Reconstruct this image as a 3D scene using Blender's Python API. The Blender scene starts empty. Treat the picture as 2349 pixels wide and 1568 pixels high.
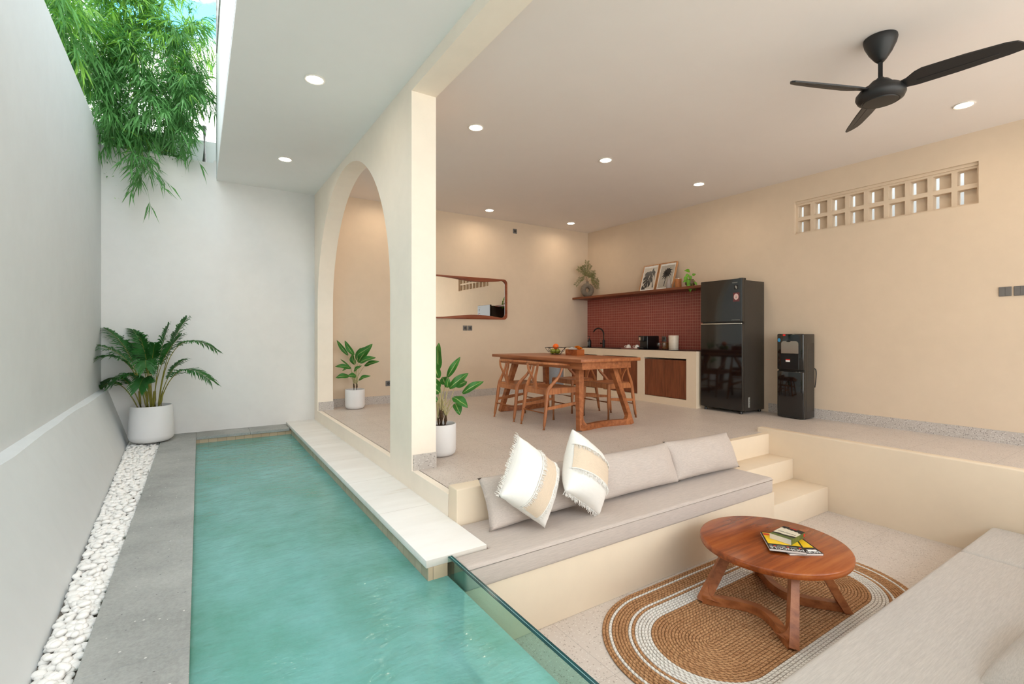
import bpy, bmesh, math, random
from mathutils import Vector, Matrix, noise as mnoise

scene = bpy.context.scene
C = scene.collection
PI = math.pi
rnd = random.Random(7)

# ------------------------------------------------------------------ camera
F_PX, HORIZON, YAW, CAM_H = 1106.17, 768.76, math.radians(32.9676), 1.08
cam_data = bpy.data.cameras.new('camera')
cam = bpy.data.objects.new('camera', cam_data)
C.objects.link(cam)
cam.location = (0, 0, CAM_H)
cam.rotation_euler = (PI / 2, 0, -YAW)
cam_data.sensor_width = 36.0
cam_data.lens = F_PX / 2349.0 * 36.0
cam_data.shift_y = -(784.0 - HORIZON) / 2349.0
cam_data.clip_start = 0.02
cam_data.clip_end = 200
scene.camera = cam

# ------------------------------------------------------------------ colour management
scene.view_settings.view_transform = 'Standard'
scene.view_settings.look = 'None'
scene.view_settings.gamma = 1.0
scene.view_settings.use_curve_mapping = False
scene.view_settings.exposure = 0.98
cy = scene.cycles
cy.use_denoising = True
cy.max_bounces = 8
cy.diffuse_bounces = 5
cy.glossy_bounces = 4
cy.transmission_bounces = 6
cy.transparent_max_bounces = 10
cy.caustics_reflective = False
cy.caustics_refractive = False
cy.sample_clamp_indirect = 6.0

# ------------------------------------------------------------------ sky
SKY_STRENGTH = 2.25
world = bpy.data.worlds.new('sky')
scene.world = world
world.use_nodes = True
wt = world.node_tree
wt.nodes.clear()
w_out = wt.nodes.new('ShaderNodeOutputWorld')
w_bg = wt.nodes.new('ShaderNodeBackground')
w_tc = wt.nodes.new('ShaderNodeTexCoord')
w_map = wt.nodes.new('ShaderNodeMapping')
w_map.inputs['Location'].default_value = (0.35, 0.1, 0.0)
w_map.inputs['Scale'].default_value = (1.0, 1.0, 1.7)
w_no = wt.nodes.new('ShaderNodeTexNoise')
w_no.inputs['Scale'].default_value = 3.2
w_no.inputs['Detail'].default_value = 7
w_no.inputs['Roughness'].default_value = 0.55
w_ramp = wt.nodes.new('ShaderNodeValToRGB')
w_ramp.color_ramp.elements[0].position = 0.40
w_ramp.color_ramp.elements[0].color = (0.13, 0.45, 0.78, 1)
w_ramp.color_ramp.elements[1].position = 0.50
w_ramp.color_ramp.elements[1].color = (1.0, 0.98, 0.94, 1)
wt.links.new(w_tc.outputs['Generated'], w_map.inputs['Vector'])
wt.links.new(w_map.outputs['Vector'], w_no.inputs['Vector'])
wt.links.new(w_no.outputs['Fac'], w_ramp.inputs['Fac'])
w_sep = wt.nodes.new('ShaderNodeSeparateXYZ')
wt.links.new(w_tc.outputs['Generated'], w_sep.inputs[0])
w_hz = wt.nodes.new('ShaderNodeMapRange')
w_hz.inputs['From Min'].default_value = 0.10
w_hz.inputs['From Max'].default_value = 0.42
wt.links.new(w_sep.outputs[2], w_hz.inputs['Value'])
w_mx = wt.nodes.new('ShaderNodeMix')
w_mx.data_type = 'RGBA'
w_mx.inputs[6].default_value = (0.93, 0.93, 0.90, 1)
wt.links.new(w_hz.outputs[0], w_mx.inputs[0])
wt.links.new(w_ramp.outputs['Color'], w_mx.inputs[7])
wt.links.new(w_mx.outputs[2], w_bg.inputs['Color'])
w_bg.inputs['Strength'].default_value = SKY_STRENGTH
wt.links.new(w_bg.outputs['Background'], w_out.inputs['Surface'])

# sun over the roof from the front right: it reaches the paving added before the house and the bamboo tops
sun_d = bpy.data.lights.new('sun', 'SUN')
sun_d.energy = 2.3
sun_d.angle = math.radians(2)
sun_d.color = (1.0, 0.95, 0.86)
sun = bpy.data.objects.new('sun', sun_d)
C.objects.link(sun)
sun.rotation_euler = Vector((-0.60, 0.50, -0.82)).to_track_quat('-Z', 'Y').to_euler()

LAMP_POWER = 1.7
LAMP_COLOR = (1.0, 0.78, 0.55)

# ------------------------------------------------------------------ materials
def lin(c):
    return tuple(((x / 12.92) if x <= 0.04045 else ((x + 0.055) / 1.055) ** 2.4) for x in c)

class NT:
    def __init__(s, name):
        s.m = bpy.data.materials.new(name)
        s.m.use_nodes = True
        s.t = s.m.node_tree
        s.b = s.t.nodes['Principled BSDF']
        s.out = s.t.nodes['Material Output']
    def n(s, typ, **kw):
        nd = s.t.nodes.new(typ)
        for k, v in kw.items():
            if k in nd.inputs.keys():
                nd.inputs[k].default_value = v
            else:
                setattr(nd, k, v)
        return nd
    def l(s, a, b):
        s.t.links.new(a, b)
    def coord(s, scale=(1, 1, 1), kind='Object', rot=(0, 0, 0)):
        tc = s.n('ShaderNodeTexCoord')
        mp = s.n('ShaderNodeMapping')
        mp.inputs['Scale'].default_value = scale
        mp.inputs['Rotation'].default_value = rot
        s.l(tc.outputs[kind], mp.inputs['Vector'])
        return mp.outputs['Vector']
    def noise(s, vec, scale, detail=4, rough=0.5):
        nd = s.n('ShaderNodeTexNoise')
        nd.inputs['Scale'].default_value = scale
        nd.inputs['Detail'].default_value = detail
        nd.inputs['Roughness'].default_value = rough
        s.l(vec, nd.inputs['Vector'])
        return nd.outputs['Fac']
    def ramp(s, fac, stops):
        nd = s.n('ShaderNodeValToRGB')
        els = nd.color_ramp.elements
        while len(els) < len(stops):
            els.new(0.5)
        for e, (p, c) in zip(els, stops):
            e.position = p
            e.color = (*c, 1) if len(c) == 3 else c
        s.l(fac, nd.inputs['Fac'])
        return nd.outputs['Color']
    def mix(s, fac, a, b, mode='MIX'):
        nd = s.n('ShaderNodeMix', data_type='RGBA', blend_type=mode)
        for i, v in ((0, fac), (6, a), (7, b)):
            if hasattr(v, 'is_output'):
                s.l(v, nd.inputs[i])
            elif i == 0:
                nd.inputs[0].default_value = v
            else:
                nd.inputs[i].default_value = (*v, 1)
        return nd.outputs[2]
    def math(s, op, a, b=None):
        nd = s.n('ShaderNodeMath', operation=op)
        for i, v in ((0, a), (1, b)):
            if v is None:
                continue
            if hasattr(v, 'is_output'):
                s.l(v, nd.inputs[i])
            else:
                nd.inputs[i].default_value = v
        return nd.outputs[0]
    def bump(s, h, strength=0.2, dist=0.01):
        nd = s.n('ShaderNodeBump')
        nd.inputs['Strength'].default_value = strength
        nd.inputs['Distance'].default_value = dist
        s.l(h, nd.inputs['Height'])
        s.l(nd.outputs['Normal'], s.b.inputs['Normal'])
        return nd
    def base(s, c):
        if hasattr(c, 'is_output'):
            s.l(c, s.b.inputs['Base Color'])
        else:
            s.b.inputs['Base Color'].default_value = (*c, 1)
    def set(s, **kw):
        for k, v in kw.items():
            s.b.inputs[k.replace('_', ' ')].default_value = v

def plain(name, srgb, rough=0.5, metal=0.0, spec=0.5, var=0.06, nscale=30):
    t = NT(name)
    c = lin(srgb)
    v = t.coord()
    f = t.noise(v, nscale, 3)
    t.base(t.ramp(f, [(0.3, tuple(x * (1 - var) for x in c)), (0.7, tuple(min(1, x * (1 + var)) for x in c))]))
    t.set(Roughness=rough, Metallic=metal, Specular_IOR_Level=spec)
    return t.m

def plaster(name, srgb, var=0.035, rough=0.85, bump=0.12):
    t = NT(name)
    c = lin(srgb)
    v = t.coord()
    f = t.noise(v, 1.6, 5, 0.6)
    g = t.noise(v, 9, 4, 0.6)
    mixed = t.math('ADD', t.math('MULTIPLY', f, 0.7), t.math('MULTIPLY', g, 0.3))
    t.base(t.ramp(mixed, [(0.32, tuple(x * (1 - var) for x in c)), (0.68, tuple(min(1, x * (1 + var)) for x in c))]))
    h = t.noise(v, 60, 3)
    t.bump(t.math('ADD', t.math('MULTIPLY', h, 0.4), f), bump, 0.006)
    t.set(Roughness=rough, Specular_IOR_Level=0.25)
    return t.m

def terrazzo(name, srgb, dark, light, tile=0.0, scale=95, rough=0.42):
    t = NT(name)
    v = t.coord()
    vo = t.n('ShaderNodeTexVoronoi')
    vo.inputs['Scale'].default_value = scale
    t.l(v, vo.inputs['Vector'])
    c = lin(srgb)
    base = t.ramp(t.noise(v, 3, 4), [(0.3, tuple(x * 0.96 for x in c)), (0.7, tuple(x * 1.04 for x in c))])
    sp = t.n('ShaderNodeSeparateColor')
    t.l(vo.outputs['Color'], sp.inputs['Color'])
    near = t.math('LESS_THAN', vo.outputs['Distance'], 0.40)
    dk = t.math('MULTIPLY', t.math('LESS_THAN', sp.outputs[0], 0.16), near)
    lt = t.math('MULTIPLY', t.math('GREATER_THAN', sp.outputs[0], 0.72), near)
    col = t.mix(dk, base, lin(dark))
    col = t.mix(lt, col, lin(light))
    if tile:
        br = t.n('ShaderNodeTexBrick', offset=0.0, squash=1.0)
        br.inputs['Scale'].default_value = 1.0
        br.inputs['Mortar Size'].default_value = 0.0016
        br.inputs['Brick Width'].default_value = tile
        br.inputs['Row Height'].default_value = tile
        br.inputs['Bias'].default_value = -1
        t.l(v, br.inputs['Vector'])
        col = t.mix(br.outputs['Fac'], col, tuple(x * 0.72 for x in c))
    t.base(col)
    t.set(Roughness=rough, Specular_IOR_Level=0.4)
    return t.m

def wood(name, dark, mid, light, axis='Y', scale=1.0, rough=0.38, knots=True):
    t = NT(name)
    st = {'X': (1.3, 16, 16), 'Y': (16, 1.3, 16), 'Z': (16, 16, 1.3)}[axis]
    v = t.coord(tuple(x * scale for x in st))
    f = t.noise(v, 1.6, 7, 0.62)
    v2 = t.coord(tuple(x * scale * 0.22 for x in st))
    g = t.noise(v2, 1.3, 3, 0.5)
    m = t.math('ADD', t.math('MULTIPLY', f, 0.62), t.math('MULTIPLY', g, 0.38))
    col = t.ramp(m, [(0.33, lin(dark)), (0.5, lin(mid)), (0.68, lin(light))])
    if knots:
        vk = t.coord((1, 1, 1))
        vo = t.n('ShaderNodeTexVoronoi')
        vo.inputs['Scale'].default_value = 4.2
        t.l(vk, vo.inputs['Vector'])
        kn = t.ramp(vo.outputs['Distance'], [(0.02, (1, 1, 1)), (0.10, (0, 0, 0))])
        col = t.mix(kn, col, tuple(x * 0.45 for x in lin(dark)))
    t.base(col)
    t.bump(f, 0.08, 0.003)
    t.set(Roughness=rough, Specular_IOR_Level=0.45)
    return t.m

def fabric(name, srgb, streak='X', var=0.10, rough=0.95):
    t = NT(name)
    c = lin(srgb)
    st = {'X': (9, 150, 150), 'Y': (150, 9, 150), 'Z': (150, 150, 9)}[streak]
    f = t.noise(t.coord(st), 1.4, 4, 0.65)
    g = t.noise(t.coord((1, 1, 1)), 420, 2)
    m = t.math('ADD', t.math('MULTIPLY', f, 0.75), t.math('MULTIPLY', g, 0.25))
    t.base(t.ramp(m, [(0.32, tuple(x * (1 - var * 1.5) for x in c)), (0.68, tuple(min(1, x * (1 + var)) for x in c))]))
    t.bump(m, 0.25, 0.0015)
    t.set(Roughness=rough, Specular_IOR_Level=0.1, Sheen_Weight=0.15)
    return t.m

def leafy(name, base, mid=None, trans=0.35):
    """leaf shader: diffuse + translucent, a pale midrib along UV v=0 where mid is given"""
    t = NT(name)
    c = lin(base)
    f = t.noise(t.coord(), 7, 3)
    col = t.ramp(f, [(0.3, tuple(x * 0.72 for x in c)), (0.7, tuple(min(1, x * 1.25) for x in c))])
    if mid:
        uv = t.n('ShaderNodeUVMap')
        sx = t.n('ShaderNodeSeparateXYZ')
        t.l(uv.outputs['UV'], sx.inputs[0])
        a = t.math('ABSOLUTE', sx.outputs[1])
        k = t.ramp(a, [(0.035, (1, 1, 1)), (0.10, (0, 0, 0))])
        col = t.mix(k, col, lin(mid))
        ribs = t.n('ShaderNodeTexWave')
        ribs.inputs['Scale'].default_value = 5.0
        cmb = t.n('ShaderNodeCombineXYZ')
        t.l(t.math('SUBTRACT', t.math('MULTIPLY', sx.outputs[0], 2.4), t.math('MULTIPLY', a, 0.9)), cmb.inputs[0])
        t.l(cmb.outputs[0], ribs.inputs['Vector'])
        col = t.mix(t.math('MULTIPLY', ribs.outputs['Fac'], 0.22), col, tuple(min(1, x * 1.7) for x in c))
    t.base(col)
    t.set(Roughness=0.42, Specular_IOR_Level=0.4)
    tr = t.n('ShaderNodeBsdfTranslucent')
    t.l(col, tr.inputs['Color'])
    ms = t.n('ShaderNodeMixShader')
    ms.inputs[0].default_value = trans
    t.l(t.b.outputs[0], ms.inputs[1])
    t.l(tr.outputs[0], ms.inputs[2])
    t.l(ms.outputs[0], t.out.inputs['Surface'])
    return t.m

def glass(name, tint, rough=0.0):
    t = NT(name)
    t.t.nodes.remove(t.b)
    tr = t.n('ShaderNodeBsdfTransparent')
    tr.inputs['Color'].default_value = (*tint, 1)
    gl = t.n('ShaderNodeBsdfGlossy')
    gl.inputs['Roughness'].default_value = rough
    lw = t.n('ShaderNodeLayerWeight')
    lw.inputs['Blend'].default_value = 0.5
    fr = t.math('ADD', 0.025, t.math('MULTIPLY', 0.9, t.math('POWER', lw.outputs['Facing'], 5.0)))
    ms = t.n('ShaderNodeMixShader')
    t.l(fr, ms.inputs[0])
    t.l(tr.outputs[0], ms.inputs[1])
    t.l(gl.outputs[0], ms.inputs[2])
    t.l(ms.outputs[0], t.out.inputs['Surface'])
    return t.m

def emit(name, col, strength):
    t = NT(name)
    t.base((0.9, 0.9, 0.9))
    t.b.inputs['Emission Color'].default_value = (*col, 1)
    t.b.inputs['Emission Strength'].default_value = strength
    return t.m

def brick(name, col1, col2, grout, w, h, mortar, offset=0.0, plane='YZ', rough=0.35, bumpy=0.3):
    t = NT(name)
    tc = t.n('ShaderNodeTexCoord')
    sx = t.n('ShaderNodeSeparateXYZ')
    t.l(tc.outputs['Object'], sx.inputs[0])
    cb = t.n('ShaderNodeCombineXYZ')
    idx = {'X': 0, 'Y': 1, 'Z': 2}
    t.l(sx.outputs[idx[plane[0]]], cb.inputs[0])
    t.l(sx.outputs[idx[plane[1]]], cb.inputs[1])
    br = t.n('ShaderNodeTexBrick', offset=offset, squash=1.0)
    br.inputs['Scale'].default_value = 1.0
    br.inputs['Mortar Size'].default_value = mortar
    br.inputs['Mortar Smooth'].default_value = 0.1
    br.inputs['Brick Width'].default_value = w
    br.inputs['Row Height'].default_value = h
    br.inputs['Color1'].default_value = (*lin(col1), 1)
    br.inputs['Color2'].default_value = (*lin(col2), 1)
    br.inputs['Mortar'].default_value = (*lin(grout), 1)
    t.l(cb.outputs[0], br.inputs['Vector'])
    f = t.noise(t.coord(), 14, 4, 0.6)
    col = t.mix(t.math('MULTIPLY', f, 0.25), br.outputs['Color'], tuple(x * 0.6 for x in lin(col2)))
    t.base(col)
    inv = t.math('SUBTRACT', 1.0, br.outputs['Fac'])
    t.bump(inv, bumpy, 0.002)
    t.set(Roughness=rough)
    return t.m

def grey_stone(name):
    t = NT(name)
    v = t.coord()
    c = lin((0.655, 0.66, 0.645))
    a = t.noise(v, 2.2, 5, 0.65)
    g = t.noise(v, 70, 4, 0.7)
    m = t.math('ADD', t.math('MULTIPLY', a, 0.6), t.math('MULTIPLY', g, 0.4))
    col = t.ramp(m, [(0.34, tuple(x * 0.72 for x in c)), (0.66, tuple(x * 1.18 for x in c))])
    vo = t.n('ShaderNodeTexVoronoi')
    vo.inputs['Scale'].default_value = 34
    t.l(v, vo.inputs['Vector'])
    sp = t.n('ShaderNodeSeparateColor')
    t.l(vo.outputs['Color'], sp.inputs['Color'])
    pit = t.math('MULTIPLY', t.math('LESS_THAN', vo.outputs['Distance'], 0.13), t.math('LESS_THAN', sp.outputs[0], 0.16))
    chip = t.math('MULTIPLY', t.math('LESS_THAN', vo.outputs['Distance'], 0.16), t.math('GREATER_THAN', sp.outputs[0], 0.93))
    col = t.mix(pit, col, tuple(x * 0.45 for x in c))
    col = t.mix(chip, col, lin((0.82, 0.82, 0.80)))
    t.base(col)
    t.bump(g, 0.15, 0.003)
    t.set(Roughness=0.75, Specular_IOR_Level=0.3)
    return t.m

M = {}
M['white_wall'] = plaster('white_plaster', (0.835, 0.85, 0.855))
M['pool_wall'] = plaster('pale_cream_plaster', (0.89, 0.885, 0.875))
M['house_wall'] = plaster('cream_plaster', (0.868, 0.793, 0.703))
M['arch_wall'] = plaster('light_cream_plaster', (0.97, 0.925, 0.865))
M['pit_wall'] = plaster('warm_cream_plaster', (0.91, 0.842, 0.75))
M['ceiling'] = plaster('ceiling_paint', (0.925, 0.90, 0.885), var=0.012, bump=0.03)
M['patio_ceiling'] = plaster('patio_ceiling_paint', (0.945, 0.945, 0.94), var=0.012, bump=0.03)
M['floor'] = terrazzo('terrazzo_floor', (0.83, 0.785, 0.75), (0.68, 0.63, 0.59), (0.88, 0.85, 0.82), tile=0.6)
M['skirting'] = terrazzo('terrazzo_skirting', (0.76, 0.73, 0.705), (0.55, 0.52, 0.50), (0.84, 0.82, 0.80))
M['andesite'] = grey_stone('grey_stone')
M['teak'] = wood('teak', (0.46, 0.25, 0.13), (0.63, 0.37, 0.21), (0.74, 0.47, 0.29), 'Y', knots=False)
M['teak_chair'] = wood('teak_chair', (0.52, 0.30, 0.17), (0.70, 0.44, 0.27), (0.79, 0.54, 0.35), 'Z', knots=False)
M['teak_frame'] = wood('teak_frame', (0.47, 0.26, 0.14), (0.62, 0.37, 0.22), (0.72, 0.46, 0.29), 'X', knots=False)
M['teak_top'] = wood('teak_table_top', (0.42, 0.19, 0.07), (0.62, 0.31, 0.13), (0.72, 0.41, 0.19), 'X', rough=0.25, scale=0.8)
M['teak_red'] = wood('dark_red_teak', (0.33, 0.16, 0.09), (0.47, 0.25, 0.14), (0.56, 0.33, 0.20), 'Y', knots=False)
M['teak_mirror'] = wood('reddish_teak', (0.40, 0.20, 0.12), (0.56, 0.30, 0.19), (0.64, 0.38, 0.25), 'X', knots=False)
M['oak'] = wood('light_oak', (0.62, 0.42, 0.26), (0.74, 0.53, 0.34), (0.80, 0.60, 0.42), 'Z', knots=False)
M['cabinet'] = wood('cabinet_slat_wood', (0.36, 0.19, 0.11), (0.51, 0.28, 0.17), (0.60, 0.35, 0.22), 'Z', scale=1.6, knots=False)
M['fabric'] = fabric('beige_grey_fabric', (0.785, 0.735, 0.70), 'X')
M['fabric_near'] = fabric('light_grey_fabric', (0.80, 0.775, 0.75), 'X')
M['white_cloth'] = fabric('white_cotton', (0.945, 0.93, 0.905), 'X', var=0.03)
M['linen'] = fabric('natural_linen', (0.875, 0.80, 0.71), 'X', var=0.06)
M['black_matt'] = plain('matt_black', (0.10, 0.10, 0.105), 0.45)
M['black_side'] = plain('dark_bronze_side', (0.22, 0.20, 0.18), 0.4)
M['black_plastic'] = plain('black_plastic', (0.06, 0.06, 0.065), 0.3)
M['worktop'] = plain('dark_stone', (0.16, 0.13, 0.12), 0.3, var=0.3, nscale=60)
M['steel'] = plain('brushed_steel', (0.80, 0.77, 0.73), 0.24, metal=1.0, var=0.0)
M['chrome'] = plain('chrome', (0.85, 0.83, 0.80), 0.12, metal=1.0)
M['grey_plate'] = plain('grey_plastic', (0.43, 0.42, 0.41), 0.5)
M['grey_dark'] = plain('dark_grey_plastic', (0.24, 0.235, 0.23), 0.5)
M['white_pot'] = plaster('white_pot_glaze', (0.92, 0.915, 0.915), var=0.02, rough=0.6, bump=0.04)
M['white_ceramic'] = plain('white_ceramic', (0.92, 0.91, 0.89), 0.2)
M['soil'] = plain('soil', (0.20, 0.15, 0.11), 0.95, var=0.5, nscale=80)
M['pebble'] = plain('white_pebble', (0.955, 0.945, 0.93), 0.55, var=0.05, nscale=9)
M['pebble_bed'] = plain('pebble_bed', (0.48, 0.45, 0.42), 0.95, var=0.4, nscale=70)
M['jute'] = None
M['mirror'] = plain('mirror_glass', (0.93, 0.93, 0.92), 0.0, metal=1.0, var=0.0)
M['paper'] = plain('page_paper', (0.88, 0.85, 0.81), 0.9, var=0.05, nscale=200)
M['ink_black'] = plain('black_ink', (0.09, 0.09, 0.10), 0.35)
M['ink_white'] = plain('white_ink', (0.95, 0.95, 0.94), 0.5)
M['ink_yellow'] = plain('yellow_ink', (0.97, 0.80, 0.12), 0.35)
M['ink_red'] = plain('red_ink', (0.85, 0.16, 0.13), 0.4)
M['ink_cream'] = plain('cream_ink', (0.89, 0.85, 0.76), 0.4)
M['ink_green'] = plain('green_ink', (0.36, 0.41, 0.20), 0.4, var=0.3, nscale=40)
M['ink_blue'] = plain('blue_ink', (0.20, 0.55, 0.75), 0.4)
M['ink_grey'] = plain('grey_ink', (0.62, 0.62, 0.60), 0.4)
M['ink_pink'] = plain('pale_pink_ink', (0.88, 0.76, 0.75), 0.4)
M['ink_plum'] = plain('plum_ink', (0.42, 0.20, 0.22), 0.4)
M['orange'] = plain('orange_peel', (0.95, 0.42, 0.08), 0.5, var=0.15, nscale=60)
M['lime'] = plain('lime_peel', (0.56, 0.60, 0.20), 0.45, var=0.25, nscale=30)
M['petal'] = plain('orange_petal', (0.97, 0.52, 0.05), 0.6, var=0.35, nscale=50)
M['wire'] = plain('black_wire', (0.10, 0.09, 0.08), 0.4)
M['bluegrey'] = plain('grey_enamel', (0.55, 0.57, 0.60), 0.35)
M['rusty_pipe'] = plain('weathered_pipe', (0.62, 0.62, 0.62), 0.6, var=0.3, nscale=20)
M['rust'] = plain('rust', (0.45, 0.24, 0.15), 0.9, var=0.5, nscale=60)
M['stoneware'] = plain('grey_brown_stoneware', (0.47, 0.43, 0.38), 0.8, var=0.2, nscale=40)
M['brown_pot'] = plain('brown_clay', (0.40, 0.31, 0.25), 0.6)
M['amber'] = plain('amber_wood', (0.72, 0.45, 0.25), 0.5, var=0.2)
M['greige'] = plain('greige_ceramic', (0.66, 0.62, 0.60), 0.55)
M['canister'] = plain('cream_enamel', (0.87, 0.82, 0.76), 0.35)
M['tray'] = plain('pink_tray', (0.70, 0.48, 0.44), 0.4)
M['culm'] = plain('bamboo_culm', (0.45, 0.52, 0.24), 0.5, var=0.2)
M['stem'] = plain('pale_stem', (0.74, 0.70, 0.52), 0.6, var=0.15)
M['bark'] = plain('dark_bark', (0.33, 0.25, 0.17), 0.9, var=0.4, nscale=70)
M['palm_stem'] = plain('palm_stem', (0.50, 0.48, 0.18), 0.5, var=0.25, nscale=12)
M['twig'] = plain('twig', (0.45, 0.33, 0.20), 0.8)
M['palm_leaf'] = leafy('palm_leaf', (0.17, 0.40, 0.16), trans=0.25)
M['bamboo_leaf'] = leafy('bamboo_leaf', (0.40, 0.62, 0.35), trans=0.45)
M['bamboo_leaf_pale_sunlit'] = leafy('bamboo_leaf_pale_sunlit', (0.60, 0.80, 0.36), trans=0.5)  # paler green with sunlight put into the colour, mostly for the tops
M['broad_leaf'] = leafy('broad_leaf', (0.22, 0.46, 0.17), mid=(0.72, 0.78, 0.50), trans=0.22)
M['pothos'] = leafy('trailing_leaf', (0.40, 0.62, 0.14), mid=(0.55, 0.72, 0.25), trans=0.25)
M['fern'] = leafy('dry_fern', (0.47, 0.47, 0.29), trans=0.2)
M['tiles'] = brick('terracotta_mosaic', (0.66, 0.315, 0.27), (0.61, 0.27, 0.235), (0.82, 0.60, 0.54), 0.0475, 0.0475, 0.0026, plane='YZ')
M['pool_tile'] = brick('green_pool_stone', (0.66, 0.86, 0.80), (0.57, 0.79, 0.72), (0.50, 0.68, 0.62), 0.10, 0.10, 0.002, plane='XY', rough=0.6)
M['pool_edge'] = brick('tan_pool_tile', (0.80, 0.71, 0.60), (0.74, 0.64, 0.53), (0.55, 0.48, 0.40), 0.098, 2.0, 0.002, plane='XZ', rough=0.7)
M['pool_edge_side'] = brick('tan_pool_tile_side', (0.78, 0.74, 0.65), (0.71, 0.67, 0.58), (0.55, 0.50, 0.43), 0.098, 2.0, 0.002, plane='YZ', rough=0.7)
M['lamp'] = emit('lamp_diffuser', (1.0, 0.90, 0.76), 14)
M['lamp_rim'] = plain('lamp_rim', (0.93, 0.91, 0.88), 0.5)
M['clear'] = glass('clear_glass', (0.93, 0.95, 0.95))
M['amber_glass'] = glass('amber_glass', (0.80, 0.52, 0.18))
M['pool_glass'] = glass('pool_glass', (0.84, 0.94, 0.915))
M['glass_edge'] = plain('glass_edge', (0.10, 0.30, 0.31), 0.1, var=0.3, nscale=8)
M['glass_film'] = plain('pale_glass_film', (0.55, 0.76, 0.78), 0.2)
M['bounce_paving'] = plaster('pale_bounce_paving', (0.88, 0.86, 0.83))  # pale tone of the added ground that bounces daylight
M['bamboo_ground'] = plain('garden_ground', (0.45, 0.46, 0.36), 0.95, var=0.3)

def marble(name):
    t = NT(name)
    v = t.coord((1, 1, 1))
    warp = t.noise(v, 1.5, 3)
    v2 = t.coord((0.6, 2.2, 1), rot=(0, 0, 0.25))
    f = t.noise(v2, 1.7, 6, 0.62)
    col = t.ramp(f, [(0.26, lin((0.86, 0.81, 0.75))), (0.40, lin((0.93, 0.915, 0.895))), (0.70, lin((0.965, 0.955, 0.94)))])
    br = t.n('ShaderNodeTexBrick', offset=0.0, squash=1.0)
    br.inputs['Scale'].default_value = 1.0
    br.inputs['Mortar Size'].default_value = 0.002
    br.inputs['Brick Width'].default_value = 5.0
    br.inputs['Row Height'].default_value = 0.82
    t.l(t.coord(), br.inputs['Vector'])
    col = t.mix(t.math('MULTIPLY', br.outputs['Fac'], 0.55), col, lin((0.70, 0.66, 0.60)))
    t.base(col)
    t.set(Roughness=0.6, Specular_IOR_Level=0.3)
    return t.m
M['marble'] = marble('white_limestone')

def fridge_glass(name):
    t = NT(name)
    f = t.noise(t.coord(), 4, 2)
    t.base(t.ramp(f, [(0.3, lin((0.055, 0.055, 0.06))), (0.7, lin((0.075, 0.075, 0.08)))]))
    t.set(Roughness=0.06, Specular_IOR_Level=0.75)
    return t.m
M['black_gloss'] = fridge_glass('black_glass_door')

def water_mat():
    t = NT('pool_water')
    t.t.nodes.remove(t.b)
    v = t.coord((0.85, 1.7, 1.0))
    f1 = t.noise(v, 7.0, 4, 0.55)
    f2 = t.noise(v, 24.0, 3, 0.5)
    h = t.math('ADD', t.math('MULTIPLY', f1, 0.75), t.math('MULTIPLY', f2, 0.25))
    bp = t.n('ShaderNodeBump')
    bp.inputs['Strength'].default_value = 0.30
    bp.inputs['Distance'].default_value = 0.035
    t.l(h, bp.inputs['Height'])
    tr = t.n('ShaderNodeBsdfTransparent')
    tr.inputs['Color'].default_value = (0.74, 0.95, 0.91, 1)
    cloud = t.n('ShaderNodeBsdfDiffuse')
    patch = t.noise(t.coord((1, 0.8, 1)), 2.6, 6, 0.65)
    cl = t.ramp(patch, [(0.30, lin((0.50, 0.79, 0.73))), (0.70, lin((0.65, 0.93, 0.92)))])
    bd = t.n('ShaderNodeBump')
    bd.inputs['Strength'].default_value = 0.45
    bd.inputs['Distance'].default_value = 0.05
    t.l(h, bd.inputs['Height'])
    t.l(bd.outputs[0], cloud.inputs['Normal'])
    t.l(cl, cloud.inputs['Color'])
    m1 = t.n('ShaderNodeMixShader')
    m1.inputs[0].default_value = 0.5
    t.l(tr.outputs[0], m1.inputs[1])
    t.l(cloud.outputs[0], m1.inputs[2])
    gl = t.n('ShaderNodeBsdfGlossy')
    gl.inputs['Roughness'].default_value = 0.02
    t.l(bp.outputs[0], gl.inputs['Normal'])
    fr = t.n('ShaderNodeFresnel')
    fr.inputs['IOR'].default_value = 1.33
    t.l(bp.outputs[0], fr.inputs['Normal'])
    m2 = t.n('ShaderNodeMixShader')
    t.l(fr.outputs[0], m2.inputs[0])
    t.l(m1.outputs[0], m2.inputs[1])
    t.l(gl.outputs[0], m2.inputs[2])
    t.l(m2.outputs[0], t.out.inputs['Surface'])
    return t.m
M['water'] = water_mat()

def jute_mat(name, a, b, gap):
    """braided strand: UV u counts plaits along the row, v runs -1..1 across it"""
    t = NT(name)
    uv = t.n('ShaderNodeUVMap')
    sx = t.n('ShaderNodeSeparateXYZ')
    t.l(uv.outputs['UV'], sx.inputs[0])
    av = t.math('ABSOLUTE', sx.outputs[1])
    fr = t.math('FRACT', t.math('ADD', sx.outputs[0], t.math('MULTIPLY', av, 0.55)))
    tri = t.math('ABSOLUTE', t.math('SUBTRACT', fr, 0.5))
    g1 = t.ramp(tri, [(0.36, (0, 0, 0)), (0.49, (1, 1, 1))])
    g2 = t.ramp(av, [(0.72, (0, 0, 0)), (1.0, (1, 1, 1))])
    g = t.math('MAXIMUM', g1, g2)
    f = t.noise(t.coord((1, 1, 1)), 55, 4, 0.7)
    col = t.ramp(f, [(0.3, lin(a)), (0.7, lin(b))])
    t.base(t.mix(t.math('MULTIPLY', g, 0.75), col, lin(gap)))
    t.bump(t.math('SUBTRACT', 1.0, g), 0.6, 0.004)
    t.set(Roughness=0.95, Specular_IOR_Level=0.1)
    return t.m
M['jute'] = jute_mat('jute_braid', (0.62, 0.44, 0.30), (0.83, 0.65, 0.48), (0.40, 0.26, 0.16))
M['white_braid'] = jute_mat('white_braid', (0.88, 0.86, 0.83), (0.96, 0.95, 0.93), (0.58, 0.53, 0.48))

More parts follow.
